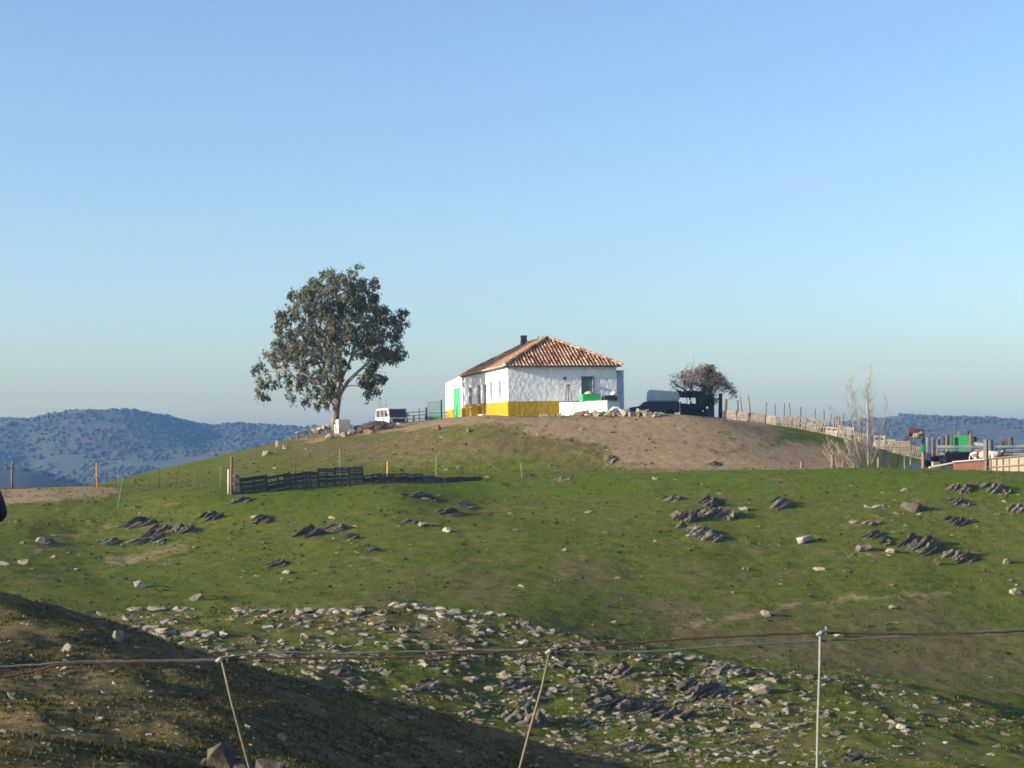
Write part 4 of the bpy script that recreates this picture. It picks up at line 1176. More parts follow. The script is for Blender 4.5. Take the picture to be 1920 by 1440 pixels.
EY = 136.0
EB = on(628, EY); print('tree', EB, project(EB))
eu = rooted('eucalyptus_tree', EB, 0, 'tall spreading eucalyptus with drooping olive foliage beside the parked white car', 'tree')
b = MB()
lim([(628, 803, 0), (629, 785, 0), (631, 765, 0), (633, 748, 0)], EY, [.36, .30, .27, .30], b, 10)
b.build('trunk', simple('pale_gum_bark', (0.17, 0.14, 0.115), .4, 2.2, .9, .3), eu, smooth=True)
b = MB()
BR = [
 ([(633, 750, 0), (641, 733, 0), (652, 716, -.3), (668, 700, -.4), (688, 682, -.4), (702, 664, -.2), (722, 640, .2), (742, 612, .3)], .19),
 ([(633, 750, 0), (636, 730, .4), (643, 705, .7), (655, 680, .9), (664, 650, 1), (668, 600, .8), (672, 540, .5)], .16),
 ([(633, 750, 0), (634, 728, -.4), (638, 700, -.6), (640, 660, -.9), (642, 610, -.8), (640, 560, -.4)], .15),
 ([(632, 750, 0), (627, 740, .3), (618, 722, .6), (608, 695, .9), (600, 650, 1), (600, 590, .8), (606, 530, .4)], .17),
 ([(632, 750, 0), (622, 738, -.4), (600, 720, -.8), (575, 703, -1), (545, 692, -.9), (505, 697, -.6), (480, 708, -.5)], .14),
 ([(608, 700, .9), (585, 665, 1.2), (560, 640, 1.4), (535, 615, 1.2)], .10), ([(600, 720, -.8), (570, 715, -1.6), (535, 700, -2.2), (500, 690, -2.4)], .08),
 ([(652, 716, -.3), (665, 705, -1.2), (690, 700, -2.0), (712, 708, -2.2)], .07), ([(641, 728, 0), (660, 722, .5), (682, 727, .8), (706, 733, .9)], .05),
 ([(690, 678, -.4), (715, 672, -.8), (740, 662, -1), (757, 660, -1.1)], .07), ([(642, 650, -.9), (655, 610, -2), (660, 570, -2.4)], .08), ([(600, 650, 1), (590, 620, 2.4), (585, 570, 2.8)], .08),
 ([(655, 680, .9), (680, 640, 2.2), (700, 605, 2.6)], .08), ([(638, 690, -.6), (620, 660, -2.2), (600, 620, -3)], .07), ([(642, 610, -.8), (690, 580, -1.4), (700, 560, -1.4)], .06)]
for pts, r in BR:
    n_ = len(pts)
    lim(pts, EY, [r * (1 - .8 * i / (n_ - 1)) for i in range(n_)], b, 6)
EU_BR = b.build('branches', simple('grey_gum_branch', (0.27, 0.235, 0.20), .4, 3, .9, .2), eu, smooth=True)

BLOB = [(610, 528, 26), (632, 520, 18), (590, 540, 22), (572, 552, 18), (665, 522, 28), (690, 540, 24), (645, 545, 30), (600, 560, 34), (556, 562, 18), (545, 590, 20), (575, 590, 32), (520, 602, 15), (535, 622, 22), (610, 600, 40), (650, 595, 40), (690, 590, 30), (706, 612, 26), (722, 630, 20),
        (748, 600, 17), (756, 590, 10), (736, 608, 18), (742, 625, 12), (690, 630, 28), (665, 640, 30), (640, 635, 28), (600, 640, 34), (565, 630, 28), (545, 655, 24), (575, 665, 28), (605, 680, 26), (628, 665, 22), (520, 648, 15), (506, 670, 14), (528, 678, 16), (492, 690, 14), (478, 692, 9), (485, 712, 14), (488, 735, 10), (500, 745, 7),
        (505, 712, 14), (520, 725, 14), (535, 705, 18), (552, 718, 18), (548, 742, 9), (570, 715, 20), (585, 735, 14), (572, 752, 7), (600, 715, 20), (605, 740, 13), (618, 725, 16), (622, 742, 10), (595, 758, 5), (610, 758, 5), (640, 690, 16), (630, 705, 14), (700, 660, 16), (720, 655, 12), (735, 665, 14), (752, 658, 13), (745, 672, 9), (712, 672, 12),
        (688, 655, 18), (690, 700, 9), (700, 690, 9), (684, 716, 9), (692, 728, 8), (704, 712, 11), (716, 708, 9), (708, 732, 9), (690, 740, 6), (566, 690, 20), (720, 590, 10), (660, 560, 26), (625, 580, 28), (710, 580, 14), (695, 565, 18)]
lr = np.random.default_rng(21)
V = []; tones = []
for bx, by, br in BLOB:
    cx_, cy_ = 622, 625
    edge = min(1.0, math.hypot((bx - cx_) / 150, (by - cy_) / 125))
    dmax = 4.6 * math.sqrt(max(0.05, 1 - edge ** 2)) + .3
    layers = [0.0] if dmax < 1.6 else ([-dmax * .62, 0, dmax * .62] if dmax > 2.8 else [-dmax * .5, dmax * .5])
    for ly in layers:
        c0 = np.array(at(bx, by, EY + ly + lr.uniform(-.3, .3)) - EB)
        R_ = br * EY / F * 1.0
        ns = max(3, int(R_ * R_ * 6.0))
        for _ in range(ns):
            d = lr.normal(size=3); d /= np.linalg.norm(d); d *= R_ * lr.uniform(.25, 1.0) ** .5; d[1] *= .9
            cc = c0 + d; rs = lr.uniform(.15, .30); nl = int(lr.integers(30, 56)); tn = np.clip(lr.normal(.5, .22), 0, 1)
            P = cc + lr.normal(size=(nl, 3)) * rs * np.array([.55, .55, .75])
            ln = lr.uniform(.14, .27, nl); wd = ln * lr.uniform(.24, .36, nl)
            ax = np.stack([lr.normal(0, .55, nl), lr.normal(0, .55, nl), -np.abs(lr.normal(1, .45, nl))], -1); ax /= np.linalg.norm(ax, axis=1, keepdims=True)
            sd = np.cross(ax, lr.normal(size=(nl, 3))); sd /= np.linalg.norm(sd, axis=1, keepdims=True)
            q4 = np.stack([P, P + ax * (ln * .45)[:, None] + sd * wd[:, None], P + ax * ln[:, None], P + ax * (ln * .45)[:, None] - sd * wd[:, None]], 1)
            V.append(q4.reshape(-1, 3)); tones += [tn] * nl
V = np.concatenate(V)


def leaf_mesh(name, V, tones, mat, parent, per=4):
    f = np.arange(len(V)).reshape(-1, per)
    me = bpy.data.meshes.new(name)
    me.vertices.add(len(V)); me.vertices.foreach_set('co', V.ravel())
    me.loops.add(f.size); me.loops.foreach_set('vertex_index', f.ravel())
    me.polygons.add(len(f)); me.polygons.foreach_set('loop_start', np.arange(0, f.size, per))
    a_ = me.attributes.new('tone', 'FLOAT', 'FACE'); a_.data.foreach_set('value', np.array(tones, np.float32))
    me.update(calc_edges=True); me.materials.append(mat)
    o = bpy.data.objects.new(name, me); COL.objects.link(o); o.parent = parent
    return o


def leaf_mat(name, stops, trans=.25):
    m = bpy.data.materials.new(name); m.use_nodes = True; nt = m.node_tree; nt.nodes.clear()
    out = N(nt, 'ShaderNodeOutputMaterial'); a_ = N(nt, 'ShaderNodeAttribute', attribute_name='tone').outputs['Fac']
    c = ramp(nt, a_, stops)
    b_ = N(nt, 'ShaderNodeBsdfPrincipled'); nt.links.new(c, b_.inputs['Base Color']); b_.inputs['Roughness'].default_value = .65; b_.inputs['Specular IOR Level'].default_value = .25
    t_ = N(nt, 'ShaderNodeBsdfTranslucent'); nt.links.new(c, t_.inputs[0])
    mx = N(nt, 'ShaderNodeMixShader'); mx.inputs[0].default_value = trans
    nt.links.new(b_.outputs[0], mx.inputs[1]); nt.links.new(t_.outputs[0], mx.inputs[2]); nt.links.new(mx.outputs[0], out.inputs[0])
    return m


leaf_mesh('crown', V, tones, leaf_mat('gum_leaves', [(0, (0.055, 0.068, 0.038)), (.5, (0.102, 0.112, 0.058)), (1, (0.175, 0.145, 0.078))]), eu)
print('eucalyptus leaves', len(V) // 4)

# ================================================================== BARE TREES
def bare_tree(name, base, h, rng, label, trunks, mat_t, mat_w, twigs=5, spread=.35, lean=(0, 0), group=None):
    t = rooted(name, base, 0, label, 'tree', group)
    tb = MB(); wb = MB()
    for (dx, dy, hh_, r0) in trunks:
        pts = [Vector((0, 0, -.15))]; d = Vector((dx, dy, 1)).normalized(); n_ = 8
        for i in range(1, n_ + 1):
            d = (d + Vector((rng.uniform(-.09, .09), rng.uniform(-.09, .09), .06))).normalized()
            pts.append(pts[-1] + d * hh_ / n_)
        tb.tube(pts, [r0 * (1 - .9 * i / n_) + .006 for i in range(n_ + 1)], 6)
        for i in range(2, n_ + 1):
            for k in range(twigs):
                a = rng.uniform(0, 6.28); q_ = pts[i - 1].lerp(pts[i], rng.random())
                ln = hh_ * spread * rng.uniform(.35, 1) * (1.1 - .7 * i / n_)
                dd_ = Vector((math.cos(a) * .75, math.sin(a) * .75, rng.uniform(.5, 1.5))).normalized()
                e1 = q_ + dd_ * ln * .5; e2 = e1 + (dd_ + Vector((rng.uniform(-.2, .2), rng.uniform(-.2, .2), .35))).normalized() * ln * .5
                rr_ = max(.0075, r0 * .22 * (1 - i / (n_ + 2)))
                wb.tube([q_, e1, e2], [rr_, rr_ * .75, .005], 4, caps=False)
                for _ in range(3):
                    s_ = q_.lerp(e1, rng.uniform(.3, 1)); dv = (dd_ + Vector((rng.uniform(-.8, .8), rng.uniform(-.8, .8), rng.uniform(0, .6)))).normalized()
                    wb.tube([s_, s_ + dv * ln * rng.uniform(.2, .45)], [rr_ * .55, .003], 3, caps=False)
    tb.build('trunk', mat_t, t, smooth=True); wb.build('crown', mat_w, t)
    return t


birch = simple('pale_birch_bark', (0.36, 0.32, 0.27), .25, 5, .9, .3)
twig = simple('reddish_twigs', (0.25, 0.21, 0.19), .3, 5, .9)
YB = 117.0
def hpx(a, b, Y): return abs(b - a) * Y / F
bare_tree('birch_tree', on(1630, YB), 6.9, random.Random(1), 'tall bare birch with pale trunk standing beside the corral', [(.03, 0, 6.8, .085), (.13, .1, 5.4, .035), (.42, .1, 4.9, .028), (-.12, .2, 5.6, .024)], birch, twig, 10, .34)
bare_tree('birch_tree', on(1617, YB), 5.6, random.Random(2), 'leaning bare birch bending away from the taller birch', [(-.26, 0, 6.2, .065), (-.75, -.1, 4.0, .032), (-1.1, .3, 2.9, .024), (-.4, .3, 5.0, .024)], birch, twig, 9, .34)
bare_tree('birch_tree', on(1653, YB + .5), 3.0, random.Random(3), 'short pale sapling between the tall birch and the corral', [(.02, 0, 2.7, .04), (.7, .1, 2.1, .022), (-.5, .2, 2.4, .02), (.3, .3, 2.6, .02)], birch, twig, 6, .34)
bare_tree('dry_shrub', on(1578, YB - .5), 1.6, random.Random(4), 'leafless pale shrub at the foot of the leaning birch', [(-.9, 0, 2.2, .014), (-.5, .2, 2.4, .016), (-.2, -.2, 1.9, .012), (.3, .2, 1.6, .012), (-1.4, .1, 1.8, .014), (.6, 0, 1.4, .01)], birch, simple('dry_shrub_twigs', (.30, .22, .17), .3, 5, .9), 4, .4)
bare_tree('dry_shrub', on(1600, YB + .8), 1.5, random.Random(14), 'leafless brush spreading between the leaning birch and the dry shrub', [(-.8, .2, 2.0, .013), (-.3, .3, 2.2, .013), (.3, -.1, 2.0, .012), (.8, .1, 1.6, .012), (0, 0, 2.2, .013)], birch, twig, 6, .45)
bare_tree('dry_shrub', on(1675, YB + .9), 1.2, random.Random(15), 'low leafless brush among the thin grey stakes beside the corral', [(-.7, .2, 1.5, .012), (-.2, .3, 1.7, .012), (.4, -.1, 1.5, .011), (.9, .1, 1.3, .011)], birch, twig, 5, .45)
bare_tree('sapling', on(1296, 144.5), 5.4, random.Random(5), 'thin bare sapling rising behind the brown tree', [(0, 0, 5.2, .04), (-.12, .1, 4.6, .03)], twig, twig, 3, .2)
bare_tree('sapling', on(722, 140), 3.0, random.Random(6), 'thin bare twigs sticking up behind the white car', [(-.25, 0, 2.4, .02), (.2, .1, 2.2, .02), (-.05, 0, 2.0, .015)], twig, twig, 2, .2)

# brown spreading tree over the dark fence
YT = 143.0
bt_b = on(1318, YT)
bt = rooted('spreading_tree', bt_b, 0, 'low spreading tree with thin brown leaves over the black fence', 'tree')
tr = random.Random(12); tb = MB(); ends = []
R2P = lambda a, b_, c_=0: at(a, b_, YT + c_) - bt_b
for pts, r in [([(1312, 782, 0), (1310, 760, 0), (1308, 745, 0), (1296, 728, 0), (1282, 715, .4)], .14), ([(1309, 748, 0), (1318, 728, .6), (1322, 708, 1)], .11), ([(1308, 745, 0), (1290, 735, -1), (1268, 722, -1.6), (1258, 712, -1.8)], .09), ([(1318, 735, .4), (1340, 722, -.6), (1362, 722, -1.2), (1382, 738, -1.2)], .09),
               ([(1296, 728, 0), (1300, 708, -1.5), (1306, 696, -2)], .07), ([(1290, 735, -1), (1275, 735, -2), (1262, 728, -2.4)], .05)]:
    P = [R2P(*q_) for q_ in pts]; tb.tube(P, [r * (1 - .75 * i / (len(P) - 1)) for i in range(len(P))], 6)
tb.build('trunk', simple('dark_tree_bark', (.07, .055, .05), .4, 4, .95, .3), bt, smooth=True)
V = []; tones = []; lr = np.random.default_rng(31); wb = MB()
for _ in range(430):
    t_ = lr.random(); a_ = lr.uniform(0, 6.283); rr_ = math.sqrt(lr.random())
    px_ = 1319 + 62 * rr_ * math.cos(a_); dep = 2.9 * rr_ * math.sin(a_)
    topy = 690 + 42 * ((px_ - 1310) / 70) ** 2; boty = 722 + 18 * ((px_ - 1310) / 70) ** 2
    py_ = topy + (boty - topy) * lr.random() ** 1.2
    if float(vnoise(np.array([px_ / 13.]), np.array([py_ / 9. + dep]), 6)[0]) < (-.05 if px_ > 1340 else -.16): continue
    c_ = np.array(R2P(px_, py_ - (9 * float(vnoise(np.array([px_ / 11.]), np.array([dep]), 3)[0])), dep)); nl = 16
    P = c_ + lr.normal(size=(nl, 3)) * .17
    ax = lr.normal(size=(nl, 3)); ax /= np.linalg.norm(ax, axis=1, keepdims=True); sd = np.cross(ax, lr.normal(size=(nl, 3))); sd /= np.linalg.norm(sd, axis=1, keepdims=True)
    ln = lr.uniform(.06, .15, nl)[:, None]
    V.append(np.stack([P, P + ax * ln * .5 + sd * ln * .4, P + ax * ln, P + ax * ln * .5 - sd * ln * .4], 1).reshape(-1, 3)); tones += [float(np.clip(lr.normal(.5, .25), 0, 1))] * nl
    s_ = Vector(c_); dv = Vector((lr.normal() * .4, lr.normal() * .4, .5)).normalized()
    wb.tube([s_ - dv * .35 - Vector((c_[0] * .06, 0, .12)), s_, s_ + dv * .35], [.012, .009, .004], 3, caps=False)
cr = leaf_mesh('crown', np.concatenate(V), tones, leaf_mat('withered_leaves', [(0, (.11, .08, .055)), (.5, (.24, .165, .125)), (1, (.36, .26, .19))]), bt)
wb.build('twigs', twig, cr)
# small conifer
cb = on(1331, 140.6)
cf = rooted('conifer_tree', cb, 0, 'ragged dark green conifer growing in front of the brown spreading tree', 'tree')
R2C = lambda a, b_, c_=0: at(a, b_, 140.6 + c_) - cb
tb = MB(); tb.tube([(0, 0, -.2), R2C(1332, 740), R2C(1332, 690)], [.13, .09, .02], 6); tb.build('trunk', bpy.data.materials['dark_tree_bark'], cf)
V = []; tones = []
for k in range(95):
    f_ = lr.random(); py_ = 687 + 72 * f_; half = 3 + 17 * f_ ** .8 if f_ < .72 else 9
    a_ = lr.uniform(0, 6.283); r_ = lr.uniform(.3, 1)
    if f_ > .1 and lr.random() < .12: r_ = 1.5
    c_ = np.array(R2C(1330 + half * r_ * math.cos(a_), py_ - 2 * r_, half * r_ * math.sin(a_) / 22)); nl = 34
    P = c_ + lr.normal(size=(nl, 3)) * np.array([.18, .18, .13])
    ax = np.stack([lr.normal(math.cos(a_), .5, nl), lr.normal(math.sin(a_), .5, nl), lr.normal(.35, .4, nl)], -1); ax /= np.linalg.norm(ax, axis=1, keepdims=True); sd = np.cross(ax, lr.normal(size=(nl, 3))); sd /= np.linalg.norm(sd, axis=1, keepdims=True)
    ln = lr.uniform(.10, .22, nl)[:, None]
    V.append(np.stack([P, P + ax * ln * .5 + sd * ln * .22, P + ax * ln, P + ax * ln * .5 - sd * ln * .22], 1).reshape(-1, 3)); tones += [float(np.clip(lr.normal(.5, .25), 0, 1))] * nl
leaf_mesh('crown', np.concatenate(V), tones, leaf_mat('cypress_sprays', [(0, (.045, .055, .025)), (.5, (.10, .10, .04)), (1, (.19, .16, .065))], .15), cf)
# ================================================================== WHITE 4x4 CAR
def wheel(parent, x, y, z, r=.36, w=.22, rimmat='grey_metal'):
    q = MB(); Rm = Matrix.Translation((x, y, z)) @ Matrix.Rotation(math.pi / 2, 4, 'Y')
    q.lathe([(r * .62, -w / 2), (r * .95, -w / 2), (r, -w * .3), (r, w * .3), (r * .95, w / 2), (r * .62, w / 2)], 20, Rm); t = q.build('wheel', M['rubber'], parent, smooth=False)
    q = MB(); q.lathe([(r * .2, -w * .42), (r * .6, -w * .40), (r * .6, w * .40), (r * .2, w * .42)], 14, Rm); q.build('rim', M[rimmat], t)


cp = at(748, 805.5, 143.0)
CAR = rooted('parked_car', cp, math.radians(22), 'boxy white four-wheel-drive car with dark front parked behind the brushwood pile', 'car')
# local: x across (1.66 wide, near end at y = 0 faces us), y along
W_ = .83
prof = [(0.0, .42), (-.02, .92), (.10, .98), (.42, 1.74), (.62, 1.80), (3.55, 1.80), (3.78, 1.02), (3.80, .42)]   # (y, z) flat fronted body
q = MB(); q.prism(prof, -W_, W_, 'x'); q.build('body', M['white_metal'], CAR, bevel=.05)
q = MB(); a0, a1 = Vector((0, .115, 1.02)), Vector((0, .405, 1.70)); nrm = Vector((0, -.76, .31)).normalized() * .012
q.add([(-.74, a0.y, a0.z), (.74, a0.y, a0.z), (.68, a1.y, a1.z), (-.68, a1.y, a1.z), (-.74, a0.y + nrm.y * 4, a0.z - .01 + nrm.z), (.74, a0.y + nrm.y * 4, a0.z - .01), (.68, a1.y + nrm.y * 4, a1.z), (-.68, a1.y + nrm.y * 4, a1.z)], [(0, 1, 2, 3), (4, 5, 6, 7), (0, 1, 5, 4), (2, 3, 7, 6), (1, 2, 6, 5), (3, 0, 4, 7)])
q.build('windscreen', M['glass'], CAR)
q = MB(); q.box((-.80, -.055, .62), (.80, -.022, .90)); q.build('grille', M['dark_metal'], CAR)
for s_ in (-1, 1):
    q = MB(); q.lathe([(.10, 0), (.10, .03), (.05, .045)], 14, Matrix.Translation((s_ * .62, -.055, .76)) @ Matrix.Rotation(math.pi / 2, 4, 'X')); q.build('headlight', M['lamp'], CAR)
q = MB(); q.box((-.86, -.16, .40), (.86, -.03, .58)); q.build('bumper', M['grey_metal'], CAR, bevel=.03)
q = MB(); q.box((-.24, -.175, .43), (.24, -.163, .54)); q.build('number_plate', M['white_plastic'], CAR)
for y0, y1, yt0, yt1 in ((.50, 1.30, .62, 1.30), (1.42, 2.35, 1.42, 2.35), (2.48, 3.52, 2.48, 3.42)):
    for s_ in (-1, 1):
        q = MB(); x0, x1 = sorted((s_ * (W_ - .01), s_ * (W_ + .012)))
        q.prism([(y0, 1.08), (y1, 1.08), (yt1, 1.66), (yt0, 1.66)], x0, x1, 'x'); q.build('side_window', M['glass'], CAR)
for s_ in (-1, 1):
    q = MB(); x0, x1 = sorted((s_ * (W_ + .003), s_ * (W_ + .16))); q.box((x0, .36, 1.12), (x1, .44, 1.34)); q.build('wing_mirror', M['dark_metal'], CAR, bevel=.02)
for x in (-.72, .72):
    for y in (.72, 3.0): wheel(CAR, x, y, .36)

# ================================================================== DARK PICKUP WITH PALE CANOPY
pb = on(1276, 143.5); pb.z = at(1276, 783, 143.5).z
PK = rooted('pickup_truck', pb, math.radians(178), 'dark pickup truck with pale box canopy standing in the house shade', 'pickup')
# local x runs towards the hood (picture left), y away from us is negative
prof = [(0, .42), (0, 1.32), (2.75, 1.36), (2.95, 1.34), (3.30, .98), (4.05, .90), (4.18, .78), (4.18, .42)]
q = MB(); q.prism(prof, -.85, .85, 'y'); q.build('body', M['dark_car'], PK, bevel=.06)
q = MB(); q.prism([(.02, 1.325), (-.02, 2.02), (.25, 2.14), (2.35, 2.34), (2.62, 2.24), (2.68, 1.363)], -.88, .88, 'y'); cn = q.build('canopy', M['canopy'], PK, bevel=.09)
q = MB(); q.prism([(2.98, 1.30), (3.26, 1.0), (3.0, 1.0)], .851, .866, 'y'); q.build('side_window', M['glass'], PK)
q = MB(); q.box((2.99, -.75, 1.02), (3.28, .75, 1.04), Matrix.Translation((0, 0, 0))); q.build('wiper_panel', M['dark_metal'], PK)
for s_ in (-1, 1):
    q = MB(); q.lathe([(.11, 0), (.10, .04), (.04, .06)], 14, Matrix.Translation((4.18, s_ * .6, .74)) @ Matrix.Rotation(math.pi / 2, 4, 'Y')); q.build('headlight', M['lamp'], PK)
q = MB(); q.box((4.18, -.88, .40), (4.30, .88, .58)); q.build('bumper', M['grey_metal'], PK, bevel=.03)
for x in (.8, 3.4):
    for y in (-.76, .76):
        q = MB(); Rm = Matrix.Translation((x, y, .37)) @ Matrix.Rotation(math.pi / 2, 4, 'X')
        q.lathe([(.22, -.1), (.35, -.1), (.37, -.06), (.37, .06), (.35, .1), (.22, .1)], 20, Rm); t = q.build('wheel', M['rubber'], PK)
        q = MB(); q.lathe([(.07, -.09), (.21, -.08), (.21, .08), (.07, .09)], 14, Rm); q.build('rim', M['grey_metal'], t)


# ================================================================== generic posts, boards
def post(px, pt, pb_, Y, r, mat, label, cat='post', name='fence_post', lean=0.0, square=False, group=None, n=8, depth=.3):
    """stake from picture height PB_ up to PT at distance Y; lean is in picture pixels at the top"""
    a = at(px, pb_, Y); b_ = at(px + lean, pt, Y)
    d = (a - b_).normalized()
    q = MB()
    if square:
        q.tube([a + d * depth - a, b_ - a], [r * 1.25, r * 1.1], 4)
    else:
        mid = (a + b_) / 2 - a + Vector((random.uniform(-.3, .3) * r, random.uniform(-.3, .3) * r, 0))
        q.tube([a + d * depth - a, mid, b_ - a], [r * 1.1, r, r * .92], n)
    o = q.build(name, M[mat], smooth=not square); o.location = a
    return tag(o, label, cat, group)


def board(px0, px1, pt, pb_, Y0, Y1, th, mat, name, label, cat, battens=0, group=None, parent=None):
    """upright panel between two picture columns, its two ends at their own distances"""
    A0, B0 = at(px0, pb_[0] if isinstance(pb_, tuple) else pb_, Y0), at(px1, pb_[1] if isinstance(pb_, tuple) else pb_, Y1)
    A1, B1 = at(px0, pt[0] if isinstance(pt, tuple) else pt, Y0), at(px1, pt[1] if isinstance(pt, tuple) else pt, Y1)
    ex = (B0 - A0); ex.z = 0; ex.normalize(); nn = Vector((ex.y, -ex.x, 0))
    q = MB(); O = A0
    v = [A0 - O, B0 - O, B1 - O, A1 - O] + [p - nn * th - O for p in (A0, B0, B1, A1)]
    q.add(v, [(0, 1, 2, 3), (7, 6, 5, 4), (0, 4, 5, 1), (1, 5, 6, 2), (2, 6, 7, 3), (3, 7, 4, 0)])
    o = q.build(name, M[mat]); o.location = O
    if label: tag(o, label, cat, group)
    if parent: o.parent = parent
    return o, A0, B0, A1, B1, ex, nn


# ---- black board fence and lean-to frame under the spreading tree
# (two stretches, each a fence of its own)
def plank_fence(name, px0, px1, t0, t1, b0, b1, Y0, Y1, mat, label, n, holes=()):
    A, B = at(px0, b0, Y0), at(px1, b1, Y1)
    r_ = empty(name, A, 0, label, 'fence'); rg = random.Random(int(px0))
    ex = B - A; ex.z = 0; Ln = ex.length; ex.normalize(); nn = Vector((ex.y, -ex.x, 0))
    q = MB()
    for k in range(n):
        f0, f1 = k / n, (k + 1) / n - .004
        px_ = px0 + (px1 - px0) * (f0 + f1) / 2
        zt = (at(px0, t0, Y0).z * (1 - f0) + at(px1, t1, Y1).z * f0) - A.z + rg.uniform(-.05, .05)
        zb = (B.z - A.z) * f0 - .25
        segs = [(zb, zt)]
        for (h0, h1, g0, g1) in holes:
            if h0 < f0 + .001 and f1 < h1 + .03:
                za, zc = zb + (zt - zb) * g0, zb + (zt - zb) * g1
                segs = [(segs[0][0], za), (zc, segs[-1][1])]
        for za, zc in segs:
            Mx = Matrix(((ex.x, nn.x, 0, 0), (ex.y, nn.y, 0, 0), (0, 0, 1, 0), (0, 0, 0, 1)))
            q.box((f0 * Ln, -.02 + rg.uniform(-.01, .01), za), (f1 * Ln, .02, zc), Mx)
    q.build('boards', M[mat], r_, recalc=True)
    for f in (0, .5, 1):
        q = MB(); z0 = (B.z - A.z) * f; zt = at(px0, t0, Y0).z * (1 - f) + at(px1, t1, Y1).z * f - A.z
        c = ex * (Ln * f) - nn * .08
        q.tube([c + Vector((0, 0, z0 - .4)), c + Vector((0, 0, zt + .12))], .06, 6); q.build('post', M['dark_wood'], r_)
    return r_


plank_fence('board_fence', 1276, 1316, 756, 758, 775, 780, 142.0, 141.4, 'black_board', 'black board fence running from the pickup tail to the spreading tree', 14)
plank_fence('board_fence', 1306, 1338, 735, 741, 779, 781, 141.2, 140.9, 'black_board', 'taller black board screen with gaps under the conifer', 12, holes=[(.24, .42, .28, .34), (.58, .74, .42, .5)])
post(1351, 738, 782, 140.4, .16, 'black_board', 'thick black trunk-like post beside the gap in the black screen')
plank_fence('board_fence', 1270, 1316, 732, 734, 740, 741, 144.2, 143.9, 'black_board', 'thin dark rail panel behind the spreading tree', 6)

# ---- metal corral and green gate beside the house
C0, C1 = 146.5, 148.0
for k, (px, t_, b_, r_, mt, lab) in enumerate([(786, 766, 796, .035, 'dark_iron', 'thin iron post of the pipe fence by the white car'), (799, 764, 793, .10, 'dark_wood', 'stout dark wooden post between pipe fence and green gate'), (776, 779, 797, .09, 'grey_metal', 'squat grey post in the pipe fence nearest the white car')]):
    post(px, t_, b_, C0, r_, mt, lab)
for t0, t1, lab in ((774, 771, 'topmost rail of the pipe fence behind the white car'), (780, 777.5, 'second rail of the pipe fence behind the white car'), (786, 784, 'third rail of the pipe fence behind the white car'), (792, 789, 'lowest rail of the pipe fence behind the white car')):
    a = at(762, t0, C0 + .1); b_ = at(799, t1, C0 + .1); q = MB(); q.tube([(0, 0, 0), b_ - a], .032, 6); o = q.build('pipe_rail', M['dark_iron']); o.location = a; tag(o, lab, 'rail')
for (t0, t1, lab) in ((773, 774, 'upper rail between the green gate and the house'), (778, 780, 'lower rail between the green gate and the house')):
    a = at(805, t0 + 2, C1 + 2); b_ = at(840, t1, C1 + 1.2); q = MB(); q.tube([(0, 0, 0), b_ - a], .035, 6); o = q.build('pipe_rail', M['dark_iron']); o.location = a; tag(o, lab, 'rail')
ga_, gb_ = at(802, 787.5, C0 - .2), at(826, 786.0, C0 - .2); gt0, gt1 = at(802, 754.5, C0 - .2), at(826, 753, C0 - .2)
GT = empty('mesh_gate', ga_, 0, 'green wire mesh gate in a thin frame beside the farmhouse', 'gate')
q = MB(); L_ = [Vector((0, 0, 0)), gb_ - ga_, gt1 - ga_, gt0 - ga_]
for i in range(4): q.tube([L_[i], L_[(i + 1) % 4]], .026, 6)
q.tube([L_[0].lerp(L_[3], .45), L_[1].lerp(L_[2], .75)], .022, 6); q.build('frame', M['green_stake'], GT)
q = MB()
for k in range(1, 16):
    f = k / 16; q.tube([L_[0].lerp(L_[1], f), L_[3].lerp(L_[2], f)], .006, 3, caps=False); 
for k in range(1, 20):
    f = k / 20; q.tube([L_[0].lerp(L_[3], f), L_[1].lerp(L_[2], f)], .006, 3, caps=False)
q.build('wire_mesh', M['green_stake'], GT)
q = MB(); q.box((.04, -.01, .03), ((gb_ - ga_).x - .04, .01, .28)); q.build('kick_panel', M['green_paint'], GT)
post(827.6, 750, 787, C0 - .1, .075, 'dark_iron', 'dark post on which the green mesh gate hangs', name='gate_post')

# ================================================================== PALLET FENCES
def pallet_mb(rng, slats=8, vert=False, w=1.2, h=1.0):
    q = MB()
    def bar(x0, x1, y0, y1, z0, z1):
        q.box((x0, y0, z0), (x1, y1, z1))
    broken = rng.random() < .4
    if vert: 
        for k in range(slats):
            x = -w / 2 + k * w / slats
            if broken and k == slats // 2: continue
            bar(x + .02, x + w / slats - .02 - rng.uniform(0, .06), -.075, -.053, rng.uniform(0, .03), h - rng.uniform(0, .04))
        for z in (.06, h / 2 - .05, h - .16): bar(-w / 2, w / 2, -.05, .05, z, z + .1)
        for k in range(4):
            x = -w / 2 + k * w / 3.6; bar(x, x + .1, .052, .072, 0, h)
    else:
        for k in range(slats):
            z = k * h / slats
            if broken and k == slats // 2 + 1: continue
            bar(-w / 2 + rng.uniform(0, .03), w / 2 - rng.uniform(0, .03), -.075, -.053, z + .012, z + h / slats - rng.uniform(.015, .035))
        for x in (-w / 2, -.05, w / 2 - .1): bar(x, x + .1, -.05, .05, 0, h)
        for k in range(4):
            z = k * h / 3.7; bar(-w / 2, w / 2, .052, .072, z, z + .1)
    return q


ORD = ['first', 'second', 'third', 'fourth', 'fifth', 'sixth', 'seventh', 'eighth', 'ninth', 'tenth', 'eleventh', 'twelfth', 'thirteenth', 'fourteenth', 'fifteenth', 'sixteenth', 'seventeenth', 'eighteenth', 'nineteenth', 'twentieth']
A = ground_at(438, 923); B = ground_at(905, 900)
B = on(905, max(B.y, A.y + 7.5))
if A.y > 104.5: A = on(438, 104.5)
print('dark fence', A, B)


